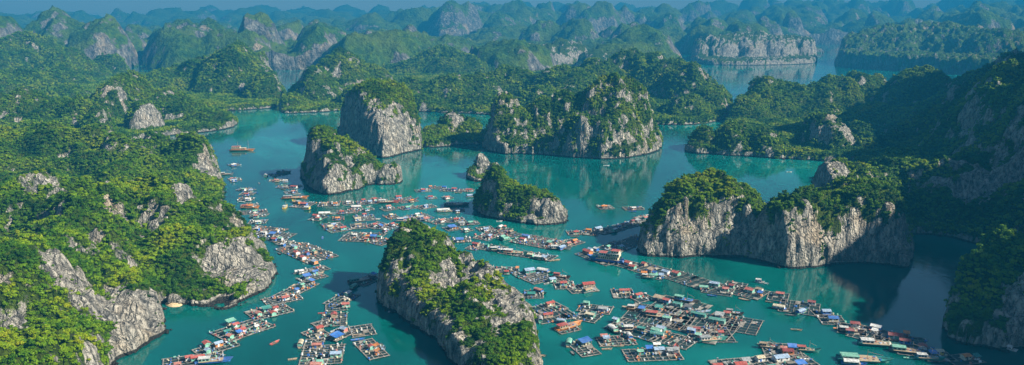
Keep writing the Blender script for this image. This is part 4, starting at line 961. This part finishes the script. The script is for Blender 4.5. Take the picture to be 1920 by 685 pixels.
# boats: cluster, place, kind, hull, cabin or canopy, length, heading
for q in [
    ('A',400,677,'fishing','b','g',17,12), ('A',515,641,'sampan','r','w',6.5,62), ('A',548,672,'sampan','n','w',4.5,20), ('A',563,511,'canopy','s','w',9,20), ('B',564,645,'canopy','n','c',9,95), ('B',677,526,'fishing','d','t',18,30), ('B',664,538,'canopy','k','g',9,70), ('B',720,651,'sampan','l','w',5,100), ('B',676,651,'sampan','p','w',4,100),
    ('B',672,627,'sampan','n','w',6,0), ('B',572,675,'sampan','g','w',5,10), ('B',604,586,'sampan','r','w',5,10), ('C',453,282,'junk','o','c',30,4), ('C',424,327,'fishing','k','k',14,20), ('C',499,329,'canopy','k','w',12,95), ('C',528,324,'fishing','k','t',12,0), ('C',536,323,'fishing','d','k',10,10),
    ('C',552,371,'fishing','o','r',24,8), ('C',486,343,'sampan','k','w',6,110), ('C',535,389,'fishing','y','w',10,85), ('C',468,389,'fishing','o','o',16,5), ('D',556,380,'fishing','y','o',16,130), ('D',727,379,'fishing','r','w',20,5), ('D',671,389,'canopy','t','w',14,8), ('D',612,401,'canopy','s','w',16,10),
    ('D',620,478,'canopy','w','n',7,110), ('D',605,445,'sampan','b','w',6,100), ('D',855,384,'fishing','k','s',22,5), ('D',835,395,'canopy','c','w',18,10), ('D',783,370,'sampan','k','w',5,80), ('D',882,368,'canopy','s','l',9,20), ('D',748,390,'sampan','k','w',6,60), ('D',891,443,'canopy','w','r',5,80), ('D',760,414,'fishing','c','b',16,5),
    ('D',705,410,'sampan','w','w',7,10), ('D',756,452,'canopy','l','l',9,20), ('E',965,474,'fishing','t','r',20,-14), ('E',935,469,'fishing','k','t',14,0), ('E',1050,466,'fishing','k','l',16,0), ('E',1040,487,'sampan','n','w',8,20), ('E',950,449,'canopy','t','g',9,40), ('E',936,414,'sampan','w','w',5,10),
    ('F',1137,310,'sampan','w','w',7,10), ('F',1480,322,'sampan','w','w',6,10), ('G',1137,489,'cruiser','b','c',25,158), ('G',1216,521,'fishing','t','n',10,-20), ('G',1230,519,'canopy','t','g',11,-15), ('G',1322,541,'canopy','t','g',9,-10), ('G',1335,553,'sampan','b','w',6,-20), ('G',1424,528,'canopy','w','w',6,-20), ('G',1432,530,'sampan','w','w',6,-20),
    ('H',1503,585,'canopy','g','l',10,35), ('H',1464,578,'canopy','n','c',11,-30), ('H',1645,645,'fishing','t','w',20,-12), ('H',1705,659,'fishing','k','g',20,-18), ('H',1742,672,'fishing','t','l',14,-10), ('H',1594,621,'fishing','d','m',13,-15), ('H',1493,617,'sampan','n','w',6,-10), ('H',1618,674,'fishing','t','g',26,-8), ('H',1600,681,'canopy','b','w',12,-12),
    ('H',1805,634,'sampan','w','w',6,-15), ('H',1812,636,'sampan','w','w',6,-15), ('H',1891,653,'canopy','w','w',8,-50), ('H',1836,644,'sampan','w','w',5,-10), ('H',1575,615,'sampan','o','w',7,-10), ('H',1740,650,'sampan','b','w',6,-30),
    ('I',1021,509,'canopy','t','w',13,-28), ('I',1052,519,'fishing','d','r',12,-20), ('I',1104,545,'canopy','s','n',10,40), ('I',1012,547,'canopy','t','p',10,-40), ('I',1013,600,'canopy','g','s',9,90), ('I',1066,612,'fishing','o','n',18,35), ('I',1055,604,'canopy','b','l',8,-20), ('I',1067,643,'canopy','n','g',10,80), ('I',1151,619,'canopy','k','w',11,-65),
    ('I',1181,633,'canopy','y','w',9,-80), ('I',1137,646,'sampan','n','w',7,20), ('I',1191,618,'fishing','k','k',15,0), ('I',1213,623,'fishing','t','t',13,-25), ('I',1236,629,'canopy','t','t',12,-20), ('I',1268,657,'fishing','r','s',11,80), ('I',1010,665,'sampan','n','w',7,-10), ('I',737,583,'sampan','s','w',6,10), ('I',1197,671,'sampan','o','w',5,90), ('I',1160,647,'sampan','n','w',6,10), ('I',1090,545,'sampan','c','w',8,-10),
    ('J',1193,580,'fishing','o','n',12,-15), ('J',1238,593,'fishing','d','t',20,-20), ('J',1285,563,'fishing','n','g',16,-30), ('J',1335,637,'fishing','t','w',16,10), ('J',1320,583,'sampan','l','w',9,20), ('J',1376,588,'fishing','d','t',10,-20), ('J',1180,575,'sampan','n','w',9,-15),
    ('K',1440,651,'fishing','k','n',10,-15), ('K',1514,657,'fishing','t','g',12,-10), ('K',1500,668,'sampan','k','w',8,0), ('K',1370,678,'sampan','s','w',8,10), ('K',1512,672,'sampan','w','w',6,-10),
]:
    boat(*q)
# sampans tied up beside the rafts
SAMP = []
rr = random.Random(5)
for i, (cx, cy_, rz, L, W) in enumerate(list(RAFTS)):
    if rr.random() < 0.55:
        s = rr.choice((-1, 1)); k = rr.uniform(-.4, .4) * L; off = s * (W / 2 + 1.9)
        x = cx + math.cos(rz) * k - math.sin(rz) * off; y = cy_ + math.sin(rz) * k + math.cos(rz) * off
        if any(abs((x - c2) * math.cos(r2) + (y - d2) * math.sin(r2)) < L2 / 2 + 1 and abs(-(x - c2) * math.sin(r2) + (y - d2) * math.cos(r2)) < W2 / 2 + 1 for (c2, d2, r2, L2, W2) in RAFTS): continue
        d = y * CP + CAMZ * SP; u = W0 / 2 + F0 * x / d; v = H0 / 2 - F0 * (y * SP - CAMZ * CP) / d
        cl = THINGS[i][3]
        boat(cl, u, v, 'sampan', rr.choice('bntskwg'), 'w', rr.uniform(5, 7.5), math.degrees(rz) + rr.uniform(-8, 8))
# mooring buoys and balls
# ------------------------------------------------------------------ labels that single each thing out
ORD = ["", "second ", "third ", "fourth ", "fifth ", "sixth ", "seventh ", "eighth ", "ninth ", "tenth ", "eleventh ", "twelfth ", "thirteenth ", "fourteenth ", "fifteenth ", "sixteenth ", "seventeenth ", "eighteenth ", "nineteenth ", "twentieth "]
ORD += ["twenty-" + x for x in ("first ", "second ", "third ", "fourth ", "fifth ", "sixth ", "seventh ", "eighth ", "ninth ")] + ["thirtieth "] + ["thirty-" + x for x in ("first ", "second ", "third ", "fourth ", "fifth ", "sixth ", "seventh ", "eighth ", "ninth ")]
GROUPN = {"raft": "fish farm rafts on the bay", "hut": "huts on the fish farm rafts", "shelter": "open sheds on the fish farm rafts", "sampan": "small open boats among the farms", "fishing boat": "fishing boats among the farms", "canopied boat": "canopied boats among the farms"}
buckets = {}
for th in THINGS:
    buckets.setdefault((th[1], th[2], th[3]), []).append(th)
for (kd, colr, cl), lst in buckets.items():
    leftwise = cl in "DEF"
    lst.sort(key=(lambda q: q[4]) if leftwise else (lambda q: -q[5]))
    for i, (o, _, _, _, u, v) in enumerate(lst):
        noun = {"raft": "timber net pen raft", "hut": CNAME.get(colr, "") + " roofed hut", "shelter": CNAME.get(colr, "") + " covered open shed", "sampan": CNAME.get(colr, "") + " open sampan",
                "fishing boat": CNAME.get(colr, "") + " hulled fishing boat", "canopied boat": CNAME.get(colr, "") + " canopied boat"}.get(kd)
        if kd == "tour boat": lab = "large cream three deck tour boat with red roofs beside the rafts"
        elif kd == "junk boat": lab = "orange and cream junk with two masts alone in the left channel"
        elif len(lst) == 1: lab = "the only %s in the %s" % (noun, PHRASE[cl])
        elif leftwise: lab = "%s, %s from left in the %s" % (noun, ORD[i].strip() or "first", PHRASE[cl])
        else: lab = "%snearest %s in the %s" % (ORD[i], noun, PHRASE[cl])
        tag(o, lab, {"raft": "fish farm", "hut": "hut", "shelter": "shed"}.get(kd, "boat"), GROUPN.get(kd))
